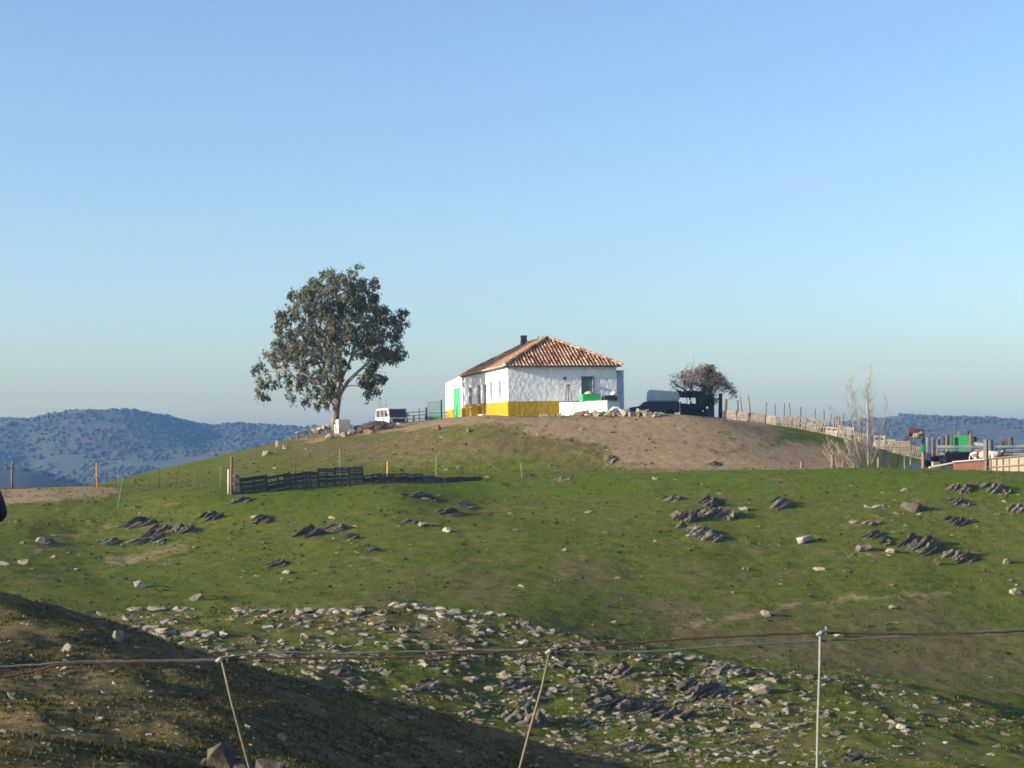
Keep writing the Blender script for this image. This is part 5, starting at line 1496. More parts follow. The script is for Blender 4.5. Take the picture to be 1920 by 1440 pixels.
def x_of(px, A, B):
    """point of the ground line AB that lies in picture column PX"""
    lo, hi = 0.0, 1.0
    for _ in range(30):
        m_ = (lo + hi) / 2; p = A.lerp(B, m_)
        if project((p.x, p.y, tz(p.x, p.y)))[0] < px: lo = m_
        else: hi = m_
    p = A.lerp(B, lo); p.z = tz(p.x, p.y); return p


yawl = math.atan2(B.y - A.y, B.x - A.x)
DARK = [(478, 48, 32, 7, .10, 'ragged'), (524, 46, 32, 6, .16, 'leaning'), (556, 42, 32, 8, .12, ''), (583, 30, 33, 8, .0, ''), (612, 32, 36, 9, -.03, 'tall'), (641, 30, 36, 9, -.02, 'tall'), (668, 28, 36, 9, .04, 'tall'),
        (700, 34, 19, 5, .12, 'sagging'), (724, 30, 18, 5, .1, 'sagging'), (752, 28, 19, 5, .08, 'low'), (778, 28, 18, 5, .06, 'low'), (803, 26, 14, 4, .05, 'low'), (822, 18, 10, 3, -.1, 'sunken'), (852, 34, 9, 3, .04, 'half buried'), (886, 34, 7, 2, .03, 'half buried')]
for k, (px, wpx, hpx_, sl, roll, adj) in enumerate(DARK):
    p = x_of(px, A, B); s_ = p.y / F; rg = random.Random(k + 50)
    q = pallet_mb(rg, sl, False, wpx * s_ / math.cos(yawl) * 1.0, hpx_ * s_)
    o = q.build('wooden_pallet', M['dark_wood']); o.location = p + Vector((0, 0, -.06))  # shade of the side turned from the sun is put into the wood colour
    o.rotation_euler = (rg.uniform(-.12, .05), -roll, yawl + rg.uniform(-.06, .06))
    tag(o, f"{adj + ' ' if adj else ''}dark pallet, {ORD[k]} from the tall end post of the shaded fence", 'pallet', 'dark pallets standing as a fence')
yb_ = A.y - .3
post(434.5, 858, 925, yb_, .085, 'post_wood', 'tall brown end post of the dark pallet fence')
q = pallet_mb(random.Random(3), 5, True, .5, 1.2); o = q.build('wooden_pallet', M['old_wood']); o.location = x_of(445, A, B) + Vector((0, -.15, -.05)); o.rotation_euler = (-.1, .08, yawl + .5); tag(o, 'narrow grey pallet end leaning on the tall brown end post', 'pallet')
post(428, 880, 922, yb_ + .2, .04, 'whitewash', 'pale thin stake tied beside the tall brown end post')
for px, t_, b_, r_, mt, ln, lab in [(553, 850, 892, .035, 'rust', 2, 'rusty stake behind the leaning dark pallet'), (638, 842, 886, .03, 'green_stake', -1, 'green stake standing behind the tall dark pallets'), (726.5, 865, 898, .06, 'orange', .5, 'orange post in the gap of the dark pallet fence'), (817, 852, 902, .03, 'green_stake', 1, 'green stake at the low end of the dark pallets'), (899, 868, 898, .035, 'rust', -2, 'short rusty stake where the dark pallets end'), (979, 868, 893, .03, 'green_stake', -3, 'leaning green stake alone on the brow past the dark pallets')]:
    Yp = x_of(min(px, 900), A, B).y + .35
    post(px, t_, b_, Yp, r_, mt, lab, name='fence_stake', lean=ln)

# ---- pale pallet fence along the skyline and down to the corral
RA, RB = on(1356, 133.0), on(1730, 125.5)
yawr = math.atan2(RB.y - RA.y, RB.x - RA.x)
PALE = [(1369, 26, 22, 0, 6, 'low weathered'), (1392, 22, 19, 0, 5, 'low sagging'), (1420, 27, 22, 0, 6, 'grey boarded'), (1446, 18, 20, 1, 6, ''), (1465, 20, 24, 1, 7, ''), (1483, 16, 23, 1, 6, 'gappy'), (1500, 20, 23, 1, 7, ''), (1520, 20, 25, 0, 6, ''), (1539, 18, 26, 1, 6, 'gappy'), (1559, 22, 20, 0, 5, 'yellowish slatted'),
        (1584, 28, 26, 1, 7, 'broad'), (1617, 28, 26, 1, 7, 'broad'), (1648, 22, 26, 0, 6, ''), (1668, 20, 27, 0, 5, 'gappy'), (1692, 28, 28, 0, 7, ''), (1716, 22, 27, 1, 7, 'darker')]
for k, (px, wpx, hpx_, vert, sl, adj) in enumerate(PALE):
    p = x_of(px, RA, RB); s_ = p.y / F; rg = random.Random(k + 90)
    q = pallet_mb(rg, sl, bool(vert), wpx * s_ / math.cos(yawr) * rg.uniform(.86, 1.02), hpx_ * s_ * rg.uniform(.82, 1.08))
    o = q.build('wooden_pallet', M['pale_wood']); o.location = p + Vector((0, 0, rg.uniform(-.12, -.02)))
    o.rotation_euler = (rg.uniform(-.12, .06), .10 + rg.uniform(-.13, .13), yawr + rg.uniform(-.08, .08))
    tag(o, f"{adj + ' ' if adj else ''}sunlit pallet, {ORD[k]} down from the black tree end of the pale fence", 'pallet', 'pale pallets standing as a fence')
RP = [(1361, 748, .10, 1, 'orange'), (1383, 751, .09, 0, 'old_wood'), (1394, 745, .03, -6, 'dark_iron'), (1408, 742, .075, -6, 'old_wood'), (1435, 754, .05, 2, 'old_wood'), (1454, 757, .03, -1, 'dark_iron'), (1470, 756, .03, 1, 'dark_iron'), (1484, 756, .03, -4, 'dark_iron'), (1500, 763, .04, 2, 'dark_iron'), (1528, 767, .04, .5, 'old_wood'),
      (1546, 769, .03, -1, 'dark_iron'), (1555, 773, .05, 3, 'old_wood'), (1562, 781, .06, 1.5, 'old_wood'), (1567, 781, .06, 1.5, 'old_wood'), (1572, 781, .06, 1.5, 'old_wood'), (1582, 776, .025, 0, 'dark_iron'), (1597, 780, .04, 0, 'dark_iron'), (1614, 782, .04, 0, 'dark_iron'), (1661, 786, .03, 0, 'dark_iron'), (1712, 812, .04, 3, 'old_wood')]
for k, (px, t_, r_, ln, mt) in enumerate(RP):
    p = x_of(px, RA, RB); Yp = p.y + .3; pbx, pby = project((p.x, p.y + .3, tz(p.x, p.y + .3)))
    post(px, t_, pby, Yp, r_, mt, f"{'thick' if r_ > .055 else 'thin'} {'iron' if mt == 'dark_iron' else 'wooden'} stake, {ORD[k]} from the black tree end of the pale pallet fence", 'post', 'fence_stake', lean=ln, group='stakes behind the pale pallet fence')

# ================================================================== CORRAL WITH COW
YC = 117.0
q = MB()
post(1731, 833, 884, YC, .10, 'post_wood', 'brown corral post with green rag around its top', square=True)
a = at(1730, 842, YC - .16); q = MB(); q.box((-.13, -.03, -.05), (.16, .30, .42), taper=.8); o = q.build('rag', M['green_sheet'], bevel=.05); o.location = a + Vector((0, -.0, -.1)); tag(o, 'green rag wrapped over the top of the brown corral post', 'rag')
a = at(1740, 862, YC + .4); q = MB(); q.prism([(-.22, 0), (.2, -.05), (.16, .36), (.02, .48), (-.16, .40)], -.06, .06, 'y'); o = q.build('sheet', M['blue_cloth'], bevel=.03); o.location = a; tag(o, 'crumpled blue plastic sheet beside the brown corral post', 'sheet')
post(1738, 820, 884, YC + 1.5, .05, 'whitewash', 'pale thin corral post just behind the rag wrapped post')
post(1848.5, 824, 886, YC - .2, .15, 'old_wood', 'massive grey timber post in the middle of the corral front', square=True)
# low panels of the corral front
o, *_ = board(1788, 1845, (866.5, 863), (887, 887), YC - .1, YC - .25, .12, 'brick_red', 'corral_board', 'rust red panel with pale top edge between cow and turf', 'panel')
q = MB(); a = at(1786, 866.4, YC - .18); b_ = at(1846, 861.4, YC - .33); q.tube([(0, 0, 0), b_ - a], .05, 4); c_ = q.build('top_edge', M['whitewash'], None); c_.parent = o; c_.location = a - o.location
q = MB(); a = at(1742, 877, YC - .15); b_ = at(1789, 868, YC + .2); q.tube([(0, 0, 0), b_ - a], .075, 4); o = q.build('plank', M['cream']); o.location = a; tag(o, 'pale plank slanting along the ground to the red panel', 'plank')
board(1745, 1788, (877, 872), (888, 888), YC + .05, YC + .25, .06, 'pale_wood', 'plank', 'weathered board on edge under the slanting pale plank', 'plank')
# plywood fence
FR = empty('plywood_fence', at(1855, 888, YC - .3), 0, 'pale plywood fence with battens at the frame edge, before the corral rails', 'fence')
a0 = at(1855, 888, YC - .3)
def fpt(px, py, dy=0.0):
    f = (px - 1855) / 120.0
    return at(px, py, YC - .3 - 1.6 * f + dy) - a0
q = MB(); P_ = [fpt(1855, 890), fpt(1985, 890), fpt(1985, 850), fpt(1855, 862)]
q.add(P_ + [p + Vector((0, .03, 0)) for p in P_], [(0, 1, 2, 3), (7, 6, 5, 4), (0, 4, 5, 1), (1, 5, 6, 2), (2, 6, 7, 3), (3, 7, 4, 0)]); q.build('sheeting', M['ply'], FR)
for px in (1857, 1868, 1880, 1891, 1909, 1930, 1952, 1975):
    top = 862 - (px - 1855) * 12 / 130
    q = MB(); q.tube([fpt(px, 890, -.03), fpt(px, top, -.03)], .034, 4); q.build('batten', M['pale_wood'], FR)
q = MB(); q.tube([fpt(1853, 860.5, -.06), fpt(1985, 848.5, -.06)], .055, 4); q.build('top_rail', M['pale_wood'], FR)
q = MB(); q.tube([fpt(1853, 876, -.07), fpt(1985, 866, -.07)], .045, 4); q.build('middle_rail', M['pale_wood'], FR)
# crash barrier rails
def rail(px0, px1, y0, y1, Y0, Y1, h, lab, mat='rail_metal'):
    a, b_ = at(px0, y0, Y0), at(px1, y1, Y1); ex = (b_ - a); d = ex.length; ex.normalize(); nn = Vector((ex.y, -ex.x, 0)).normalized(); up = nn.cross(ex); up = up if up.z > 0 else -up
    pr = [(0, -h), (-.05, -h * .62), (-.05, -h * .3), (0, 0), (-.05, h * .3), (-.05, h * .62), (0, h), (.015, h), (-.03, h * .62), (-.03, h * .3), (.018, 0), (-.03, -h * .3), (-.03, -h * .62), (.015, -h)]
    q = MB(); n_ = len(pr)
    v = [-nn * x + up * z for x, z in pr] + [ex * d - nn * x + up * z for x, z in pr]
    q.add(v, [(i, (i + 1) % n_, (i + 1) % n_ + n_, i + n_) for i in range(n_)]); o = q.build('corral_rail', M[mat]); o.location = a
    tag(o, lab, 'rail')
YR = YC + 3.2
rail(1757, 1847, 838, 838, YR, YR, .09, 'topmost crash barrier rail left of the massive timber post'.replace(' left of', ' on the cow side of'))
rail(1759, 1847, 843.5, 843, YR - .1, YR - .1, .05, 'thin rail just under the topmost crash barrier rail')
rail(1760, 1825, 851.5, 851, YR, YR, .08, 'lower crash barrier rail over the corral floor')
rail(1790, 1822, 856.5, 855.5, YR - .5, YR - .5, .05, 'short lowest rail beside the cow rump')
rail(1866, 1990, 838, 836, YR, YR, .09, 'upper rail of the corral at the frame edge')
rail(1878, 1990, 852, 850, YR, YR, .07, 'lower rail of the corral at the frame edge')
rail(1885, 1990, 845, 846, YR + 1.2, YR + 1.2, .11, 'broad grey rail behind the cow head', 'grey_metal')
for px in (1760, 1826, 1868, 1925):
    post(px, 832, 886, YR + .1, .06, 'dark_wood', f"dark upright carrying the crash barrier rails {'near the rag wrapped post' if px == 1760 else 'behind the cow rump' if px == 1826 else 'past the massive timber post' if px == 1868 else 'at the frame edge'}")
# green metal sheet, posts, barrels, palisades
YS = YC + 7.5
o, *_ = board(1786.5, 1817.5, (816, 816.5), (862, 862), YS, YS - .3, .03, 'green_sheet', 'metal_sheet', 'bright green metal sheet standing at the back of the corral', 'sheet')
post(1820, 812, 862, YS - .3, .10, 'post_wood', 'brown post at the shaded edge of the green metal sheet', square=True)
post(1784, 818, 862, YS - .2, .07, 'dark_wood', 'dark post at the sunny edge of the green metal sheet', square=True)
post(1791.5, 803, 862, YS + .5, .05, 'post_wood', 'thin stake rising above the green metal sheet'); post(1798, 809, 862, YS + .5, .06, 'old_wood', 'pale stake rising above the middle of the green metal sheet')


def barrel_at(px, pt, pb_, Y, r, mat, lab, name='barrel', lying=False):
    a = at(px, pb_, Y); h = at(px, pt, Y).z - a.z; q = MB()
    pr = [(r * .9, 0), (r, .03), (r, h * .33), (r * 1.05, h * .35), (r, h * .37), (r, h * .64), (r * 1.05, h * .66), (r, h * .68), (r, h - .03), (r * .9, h)]
    q.lathe(pr, 18); o = q.build(name, M[mat]); o.location = a; tag(o, lab, 'barrel'); return o


barrel_at(1814.5, 809, 817, YS + .1, .15, 'dark_iron', 'small black drum resting on top of the green metal sheet end')
barrel_at(1826, 818, 836, YS - .5, .20, 'black_board', 'black drum beside the brown post of the green sheet')
barrel_at(1857, 824, 862, YC + 4.5, .22, 'grey_blue', 'faded blue drum behind the massive timber post')
barrel_at(1897.5, 820, 862, YS, .11, 'dark_iron', 'slim black drum beside the far stakes at the frame edge')
for k, (px, t_) in enumerate([(1748.5, 818), (1753, 821), (1757.5, 823), (1761, 819), (1766, 816), (1770.5, 814), (1775, 815), (1779, 815)]):
    post(px, t_, 866, YS + .8 + .1 * (k % 2), .055, 'old_wood' if k % 2 else 'post_wood', f"palisade stake, {ORD[k]} from the rag wrapped post at the corral back", name='palisade_stake', group='palisade stakes by the green sheet', square=k % 3 == 0)
for k, (px, t_) in enumerate([(1880, 820), (1884, 818.5), (1888, 819.5), (1892, 819)]):
    post(px, t_, 866, YS + 1, .055, 'post_wood', f"palisade stake, {ORD[k]} of the far stakes toward the slim black drum", name='palisade_stake', group='palisade stakes by the slim black drum')
board(1826, 1848, (829, 831), (838, 838), YS - 1, YS - 1.2, .05, 'grey_metal', 'plank', 'grey slanting plank behind the massive timber post', 'plank')
board(1772, 1824, (848, 847), (888, 888), YC + 2.2, YC + 2.6, .08, 'black_board', 'dark_panel', 'added black panel inside the corral under the green metal sheet', 'screen')  # added panel covering the sheet's lower part; what stands there is unidentified
# dark heap and crate in the pen
a = at(1757, 884, YC + 1.4); q = MB(); rg = random.Random(8)
for k in range(5): slab(q, Matrix.Translation((-.5 + k * .28, rg.uniform(-.1, .2), .45 + rg.uniform(0, .25))), .38, .3, .5, rg, 16)
o = q.build('tarpaulin_heap', M['bag']); o.location = a; tag(o, 'black tarpaulin heap inside the corral behind the wooden crate', 'tarpaulin')
CR = empty('wooden_crate', at(1750, 877, YC + .5), .15, 'tan wooden crate on the corral floor before the black heap', 'crate')
q = MB(); q.box((.03, .03, -.2), (.49, .4, .40)); q.build('body', M['pale_wood'], CR)
q = MB()
for z in (.02, .16, .30): q.box((0, 0, z), (.52, .028, z + .10))
q.build('slats', M['ply'], CR); q = MB(); q.box((-.02, -.02, .403), (.56, .45, .43)); q.build('lid', M['pale_wood'], CR)
o, *_ = board(1697, 1727, (876, 862), (884, 884), YC - .1, YC + .1, .04, 'grey_blue', 'plastic_sheet', 'faded blue sheet sloping down from the rag wrapped post', 'sheet')
# red barrel thing at the end of the pale fence
a = at(1703, 814, 128.0); q = MB(); Rm = Matrix.Rotation(math.pi / 2, 4, 'Y'); q.lathe([(.24, 0), (.29, .04), (.29, .36), (.31, .38), (.29, .40), (.29, .74), (.31, .76), (.29, .78), (.29, 1.05), (.24, 1.1)], 18, Rm); o = q.build('oil_drum', M['red_iron']); o.location = a + Vector((0, .2, .12)); tag(o, 'rusty red drum lying on its side at the low end of the pale pallets', 'drum')
for k, (px, py, lab) in enumerate([(1719, 817, 'pale sack slumped before the rusty red drum'), (1726, 812, 'pale sack lying on top of the rusty red drum end')]):
    a = at(px, py, 127.8 + .3 * k); q = MB(); q.lathe([(.08, -.3), (.2, -.2), (.23, 0), (.19, .2), (.07, .3)], 10, Matrix.Rotation(math.pi / 2, 4, 'Y')); o = q.build('sack', M['pale_wood'], smooth=True); o.location = a; tag(o, lab, 'sack')
a = at(1716, 821, 128.2); g_ = tz(a.x, a.y); q = MB(); q.box((-.8, -.6, -.08), (.8, .6, 0)); [q.box((x, y, g_ - a.z - .2), (x + .1, y + .1, -.083)) for x in (-.75, .65) for y in (-.55, .45)]; o = q.build('timber_platform', M['dark_wood']); o.location = a; tag(o, 'dark timber platform under the rusty red drum behind the pale pallets', 'platform')
post(1731.5, 805, 850, 128.8, .05, 'dark_wood', 'dark thin post beside the rusty red drum')
for k, (px, t_) in enumerate([(1662, 852), (1667, 858), (1683, 852), (1696, 851), (1707, 855)]):
    post(px, t_, 884, YC + .6, .028, 'grey_metal' if k != 2 else 'dark_wood', f"thin grey stake in the birch hedge, {ORD[k]} from the tall birch", name='fence_stake', group='thin stakes between birch and corral')
for px, t_, r_, lab in [(1560.5, 852, .13, 'thick brown post stump at the foot of the dry shrub'), (1581, 862, .07, 'short brown stake past the thick brown stump'), (1647, 857, .10, 'rusty brown stump between the two pale birch stems'), (1503, 866, .12, 'squat dark stump on the lip of the brown yard')]:
    post(px, t_, 886, YC - 1, r_, 'post_wood', lab, name='post_stump', square=False)
a = ground_at(824, 806); q = MB(); q.tube([(0, 0, -.1), (-.05, 0, .15), (-.10, .02, .34)], [.17, .14, .09], 8); o = q.build('tree_stump', M['rust'], smooth=True); o.location = a; tag(o, 'small rust brown stump on the bank below the green gate', 'stump')
a = ground_at(880, 810); q = MB(); q.tube([(0, 0, -.1), (-.06, 0, .14), (-.16, .02, .26)], [.18, .13, .06], 8); o = q.build('tree_stump', M['post_wood'], smooth=True); o.location = a; tag(o, 'low dark stump on the bank below the yellow house corner', 'stump')


# ---- cow
def skin(name, verts, edges, radii, mat, root=0, sub=2):
    me = bpy.data.meshes.new(name); me.from_pydata(verts, edges, []); o = bpy.data.objects.new(name, me); COL.objects.link(o)
    m = o.modifiers.new('s', 'SKIN'); m.use_smooth_shade = True
    for i, r in enumerate(radii):
        sv = me.skin_vertices[0].data[i]; sv.radius = r if isinstance(r, tuple) else (r, r); sv.use_root = i == root
    m = o.modifiers.new('d', 'SUBSURF'); m.levels = m.render_levels = sub
    dg = bpy.context.evaluated_depsgraph_get(); dg.update()
    me2 = bpy.data.meshes.new_from_object(o.evaluated_get(dg)); o.modifiers.clear(); o.data = me2; bpy.data.meshes.remove(me); me2.name = name
    me2.materials.clear(); me2.materials.append(mat)
    return o


cv = [(-.85, 0, 1.12), (-.55, 0, 1.15), (-.1, 0, 1.08), (.35, 0, 1.10), (.62, 0, 1.14), (.88, 0, 1.22), (1.08, 0, 1.24), (1.22, 0, 1.14), (1.45, 0, .96),
      (-.70, .2, .92), (-.62, .22, .62), (-.74, .21, .40), (-.70, .2, .05), (-.70, -.2, .92), (-.62, -.22, .62), (-.74, -.21, .40), (-.70, -.2, .05),
      (.50, .2, .86), (.52, .2, .45), (.50, .2, .05), (.50, -.2, .86), (.52, -.2, .45), (.50, -.2, .05),
      (-1.02, 0, 1.18), (-1.10, 0, .95), (-1.10, 0, .55), (1.10, .20, 1.30), (1.10, -.20, 1.30)]
ce = [(0, 1), (1, 2), (2, 3), (3, 4), (4, 5), (5, 6), (6, 7), (7, 8), (0, 9), (9, 10), (10, 11), (11, 12), (0, 13), (13, 14), (14, 15), (15, 16), (4, 17), (17, 18), (18, 19), (4, 20), (20, 21), (21, 22), (0, 23), (23, 24), (24, 25), (6, 26), (6, 27)]
cr_ = [.27, .33, .37, .35, .30, .19, .17, .14, .09] + [.15, .09, .07, .055] * 2 + [.12, .07, .05] * 2 + [.05, .035, .04, .05, .05]
m, nt, b = nodes_of('pied_cow_hide')
co_ = N(nt, 'ShaderNodeTexCoord').outputs['Object']
sep = N(nt, 'ShaderNodeSeparateXYZ'); nt.links.new(co_, sep.inputs[0])
hd = N(nt, 'ShaderNodeMapRange'); hd.inputs[1].default_value = .78; hd.inputs[2].default_value = .86; nt.links.new(sep.outputs[0], hd.inputs[0])
pc = ramp(nt, tex(nt, 2.3, 2, .5, vec=co_), [(.60, (.62, .58, .50)), (.62, (.19, .07, .035))])
nt.links.new(mixc(nt, hd.outputs[0], pc, (.17, .06, .03)), b.inputs['Base Color']); b.inputs['Roughness'].default_value = .8
cow = skin('cow', cv, ce, cr_, m)
ca = at(1846, 845, YC + 1.6); cow.location = Vector((ca.x, ca.y, ca.z - 1.36)); cow.rotation_euler = (0, .05, math.radians(-6)); cow.scale = (.96, .96, .96)
tag(cow, 'white cow with brown patches and brown head standing behind the red panel', 'cow')
for s_ in (-1, 1):
    q = MB(); q.tube([(1.12, s_ * .10, 1.36), (1.14, s_ * .2, 1.42), (1.18, s_ * .25, 1.52)], [.03, .024, .008], 6); q.build('horn', M['cream'], cow, smooth=True)

# ================================================================== UNDER THE EUCALYPTUS: white block, ruin, brushwood
p = ground_at(648, 812)
q = MB(); q.box((-.45, 0, -.4), (.52, .8, .93)); q2 = None
o = q.build('masonry_block', M['cream'], bevel=.04); o.location = on(646, EB.y - 2.3); o.rotation_euler = (0, 0, .35)
o.location.z = at(646, 809, o.location.y).z; tag(o, 'cream plastered block standing at the foot of the eucalyptus trunk', 'block')
p0 = o.location.copy()
rg = random.Random(5)
for k, (px, lab) in enumerate([(629, 'upright white stick leaning by the cream block, nearer the trunk'), (635, 'upright white stick touching the cream block')]):
    post(px, 796, 815, EB.y - 2.6, .055, 'whitewash', lab, name='leaning_stick', lean=-1.5 + k)
q = MB()
for k in range(7): slab(q, Matrix.Translation((-.9 + k * .26, rg.uniform(-.2, .2), .2 + .5 * (1 - abs(k - 4) / 5) * rg.uniform(.4, 1))) @ Matrix.Rotation(rg.uniform(-.3, .3), 4, 'Y'), rg.uniform(.25, .4), .3, rg.uniform(.14, .28), rg)
o = q.build('rubble_wall', M['pale_rock']); o.location = ground_at(612, 815); tag(o, 'low tumbled wall of tan rubble around the eucalyptus trunk', 'wall')
q = MB(); 
for x in (-.35, .3): q.box((x - .07, -.1, -.15), (x + .07, .3, .38))
slab(q, Matrix.Translation((0, .1, .45)), .62, .4, .10, rg); slab(q, Matrix.Translation((.2, .1, .62)), .22, .2, .12, rg)
o = q.build('stone_table', M['pale_rock']); o.location = ground_at(567, 823); o.scale = (1.1, 1.1, 1.1); tag(o, 'stone slab set on two uprights like a table on the left flank of the hill'.replace('left', 'sunny'), 'table')
for a in [(545, 822, 14, 7, 'small tan stone before the stone table', 'pale_rock'), (592, 815, 18, 10, 'tan stone between the stone table and the tumbled wall', 'pale_rock'), (620, 822, 22, 12, 'pale stone in front of the tumbled wall', 'pale_rock'), (645, 819, 18, 10, 'buff stone before the cream block', 'pale_rock'), (660, 816, 18, 12, 'buff stone beside the cream block corner', 'pale_rock'),
          (672, 806, 20, 11, 'pale stone at the sunny end of the brushwood pile', 'white_rock'), (692, 813, 26, 8, 'pale flat stone at the foot of the brushwood pile', 'pale_rock'), (520, 838, 8, 16, 'thin upright stone alone on the skyline flank', 'pale_rock'), (535, 842, 14, 10, 'whitish stone on the grass below the thin upright stone', 'white_rock'), (500, 855, 22, 12, 'tan stones lump on the grass of the sunny flank', 'pale_rock')]:
    boulder(*a, name='field_stone')
# brushwood pile: sticks
q = MB(); rg = random.Random(6); pb0 = ground_at(703, 808)
for k in range(260):
    t = rg.gauss(0, .45); x = t * 2.0; hh_ = .80 * max(.12, 1 - abs(t) ** 1.5 * 1.0); z = rg.uniform(0, hh_)
    y = rg.uniform(-.5, .5); a_ = rg.uniform(-.5, .5); ln = rg.uniform(.3, .8); d = Vector((math.cos(a_), rg.uniform(-.5, .5), math.sin(a_) * .5)).normalized() * ln
    gxx = .28 * x * .55
    c_ = Vector((x, y, z + gxx - .05)); q.tube([c_ - d / 2, c_ + Vector((0, 0, .02)), c_ + d / 2], [rg.uniform(.02, .06), rg.uniform(.02, .06), .012], 5)
o = q.build('brushwood_pile', M['brush']); o.location = pb0; tag(o, 'heap of cut grey brushwood between the eucalyptus and the white car', 'brushwood', kind='stuff')
a = ground_at(746, 800); q = MB(); rg = random.Random(2); slab(q, Matrix.Translation((0, 0, .12)), .24, .15, .2, rg); o = q.build('plastic_bag', M['white_plastic']); o.location = a; tag(o, 'crumpled white plastic bag at the shady end of the brushwood pile', 'bag')

# ================================================================== STAKES OF THE SUNNY FLANK
for px, t_, b_, r_, mt, ln, Yp, lab in [
    (23, 867, 917, .075, 'old_wood', 0, 112.6, 'pale round post standing alone by the sandy path at the frame edge'), (182, 868, 919, .045, 'orange', -1, 111.6, 'orange post beside the end of the sandy path'), (178.5, 872, 919, .04, 'dark_wood', 1, 111.9, 'dark stake tied against the orange post'),
    (224, 880, 921, .022, 'old_wood', -4, 110.8, 'thin pale stake leaning beside the green stake'), (218, 893, 970, .024, 'green_stake', 13, 103.5, 'long leaning green stake on the sunny slope'), (298, 878, 921, .03, 'dark_iron', 1, 110.5, 'dark thin stake on the brow between green stake and end post'),
    (323, 878, 940, .028, 'rust', 12, 107.2, 'rusty stake leaning hard on the brow'), (360, 886, 921, .018, 'old_wood', 6, 110.0, 'faint pale stake leaning past the rusty stake'), (375, 905, 923, .018, 'old_wood', 3, 109.8, 'short pale stake past the faint leaning stake'), (412, 875, 921, .018, 'green_stake', 2, 109.0, 'faint greenish stake nearest the tall brown end post'), (277, 905, 921, .018, 'old_wood', -2, 110.4, 'short faint stake left of the dark thin stake'.replace('left of', 'on the sunny side of')),
    (115, 938, 990, .02, 'rust', 9, 100.5, 'thin rusty stake leaning below the sandy path'), (20, 950, 995, .02, 'rust', 5, 99.5, 'thin rusty stake near the frame edge below the sandy path')]:
    post(px, t_, b_, Yp, r_, mt, lab, name='fence_stake' if r_ < .05 else 'fence_post', lean=ln)

# ================================================================== NEAR WIRE FENCE
YW = 9.0
def nearpost(pts, r, mat, lab):
    P = [at(a, b_, YW) for a, b_ in pts]
    d = (P[-1] - P[-2]).normalized(); end = P[-1] + d * ((P[-1].z - (tz(P[-1].x, YW) - .2)) / max(.2, -d.z)); P.append(end)
    t = empty('wire_fence_post', end, 0, lab, 'post')
    q = MB(); q.tube([p - end for p in P], r, 10); q.build('rod', M[mat], t, smooth=True)
    q = MB(); q.tube([P[0] - end + Vector((-.02, -.02, -.012)), P[0] - end + Vector((.0, -.03, .004)), P[0] - end + Vector((.035, -.01, .01))], .011, 6); q.tube([P[0] - end + Vector((.03, 0, -.02)), P[0] - end + Vector((.03, 0, .03))], .006, 5); q.build('clip', M['pale_rod'], t)


nearpost([(415, 1235), (432, 1308), (450, 1376), (470, 1450)], .0062, 'tan_rod', 'tan bent steel rod holding the wires over the brown spur')
nearpost([(1031, 1220), (1016, 1290), (993, 1370), (972, 1450)], .0065, 'tan_rod', 'tan leaning rod holding the wires before the black crag')
nearpost([(1538, 1186), (1537, 1260), (1534, 1350), (1532, 1450)], .0075, 'pale_rod', 'upright zinc grey rod holding the wires at the grassy knoll end')
wires = [([(-420, 1262), (-100, 1254), (0, 1250), (70, 1246), (140, 1241), (240, 1239), (330, 1238), (417, 1236), (455, 1228), (493, 1224), (560, 1223), (640, 1225), (720, 1223), (808, 1221), (920, 1219), (1031, 1222), (1100, 1223), (1200, 1222), (1350, 1212), (1537, 1202), (1700, 1193), (1920, 1180), (2300, 1150)], .0054, 'wire_steel', 'greenish steel wire strung between the near fence rods'),
         ([(-420, 1300), (-100, 1278), (0, 1270), (60, 1259), (117, 1246), (240, 1242), (330, 1241), (417, 1239), (500, 1234), (640, 1233), (719, 1234), (820, 1229), (914, 1223), (1031, 1217), (1130, 1210), (1240, 1201), (1380, 1193), (1530, 1187), (1640, 1188), (1725, 1189), (1800, 1187), (1920, 1183), (2300, 1160)], .0060, 'wire_rust', 'rusty brown wire twisted along the near fence rods')]
for pts, r, mt, lab in wires:
    xs = np.array([p[0] for p in pts], float); ys_ = np.array([p[1] for p in pts], float)
    xx = np.linspace(xs[0], xs[-1], 420); yy_ = pchip(xs, ys_, xx)
    P = [at(a, b_ + .5 * math.sin(a / 9.0), YW + .012 + .004 * math.sin(a / 23.0)) for a, b_ in zip(xx, yy_)]
    O = P[0].copy(); q = MB(); q.tube([p - O for p in P], [r * (1 + .12 * math.sin(k * 1.9)) for k in range(len(P))], 8); o = q.build('fence_wire', M[mt], smooth=True); o.location = O; tag(o, lab, 'wire')

# dark bag hanging at the very edge of the frame, on a post just outside it
yb2 = 6.0; bp = at(-42, 900, yb2)
q = MB(); px_ = lambda a: (at(a, 940, yb2) - at(-42, 940, yb2)).x; pz = lambda b_: at(-42, b_, yb2).z - bp.z
q.lathe([(.004, pz(985.5)), (.048, pz(984)), (.080, pz(979)), (.094, pz(971)), (.0985, pz(962)), (.095, pz(950)), (.086, pz(935)), (.076, pz(920)), (.06, pz(895)), (.03, pz(872)), (.012, pz(862))], 24); o = q.build('hanging_bag', M['bag'], smooth=True); o.location = bp
q = MB(); q.tube([(0, 0, pz(864)), (-.02, 0, pz(820)), (-.09, 0, pz(800))], .006, 6); q.build('cord', M['dark_iron'], o)
tag(o, 'smooth black bag hanging at the extreme edge of the frame', 'bag')
pp = at(-95, 790, yb2); q = MB(); g_ = tz(pp.x, yb2); q.tube([(0, 0, g_ - pp.z - .3), (0, 0, .05)], .035, 8); o = q.build('fence_post', M['post_wood'], smooth=True); o.location = pp; tag(o, 'brown post carrying the smooth black bag', 'post')

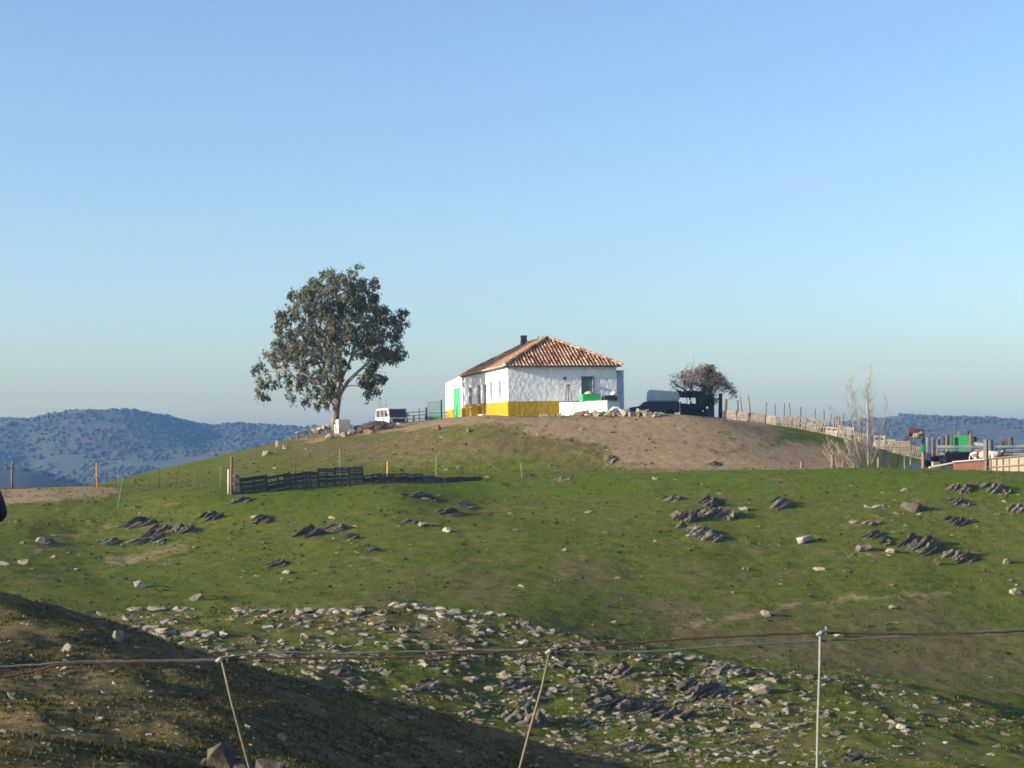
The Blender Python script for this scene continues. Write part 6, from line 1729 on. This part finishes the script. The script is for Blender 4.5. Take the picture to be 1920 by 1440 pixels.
# ================================================================== AIR, SKY, SUN, CAMERA
hz = MB(); hz.box((-1300, -60, -82), (1300, 1745, 44))
m = bpy.data.materials.new('blue_air'); m.use_nodes = True; nt = m.node_tree; nt.nodes.clear()
out = N(nt, 'ShaderNodeOutputMaterial'); v = N(nt, 'ShaderNodeVolumePrincipled')
v.inputs['Color'].default_value = (0.19, 0.44, 1.0, 1); v.inputs['Absorption Color'].default_value = (1, 1, 1, 1); v.inputs['Density'].default_value = HAZE; v.inputs['Anisotropy'].default_value = 0.0
nt.links.new(v.outputs[0], out.inputs['Volume'])
o = hz.build('haze', m); tag(o, 'thin blue haze in the air towards the hills', 'haze', kind='stuff')

wd = bpy.data.worlds.new('World'); SC.world = wd; wd.use_nodes = True; nt = wd.node_tree
bg = nt.nodes['Background']; sk = nt.nodes.new('ShaderNodeTexSky'); sk.sky_type = 'NISHITA'; sk.sun_disc = False
sk.sun_elevation = SUN_EL; sk.sun_rotation = math.atan2(SUN.x, SUN.y); sk.air_density = 0.85; sk.dust_density = DUST; sk.ozone_density = OZONE; sk.altitude = 0
nt.links.new(sk.outputs[0], bg.inputs[0]); bg.inputs[1].default_value = SKY
sl = bpy.data.lights.new('sun', 'SUN'); sl.energy = 4.3; sl.angle = math.radians(0.5); sl.color = (1.0, 0.90, 0.76)
so = bpy.data.objects.new('sun', sl); COL.objects.link(so); so.rotation_euler = SUN.to_track_quat('Z', 'Y').to_euler(); so.location = (-80, -20, 60)
cd = bpy.data.cameras.new('camera'); cam = bpy.data.objects.new('camera', cd); COL.objects.link(cam)
cd.sensor_width = 36; cd.lens = 36 * F / 1920; cd.clip_start = .1; cd.clip_end = 6000
cam.matrix_world = Matrix(((_rt.x, _up.x, -_fw.x, 0), (_rt.y, _up.y, -_fw.y, 0), (_rt.z, _up.z, -_fw.z, 0), (0, 0, 0, 1)))
SC.camera = cam
SC.view_settings.view_transform = 'Standard'; SC.view_settings.look = 'None'; SC.view_settings.exposure = EXPO; SC.view_settings.gamma = 1.0
SC.cycles.use_denoising = True
SC.cycles.max_bounces = 6; SC.cycles.volume_bounces = 0
SC.cycles.filter_width = 1.7
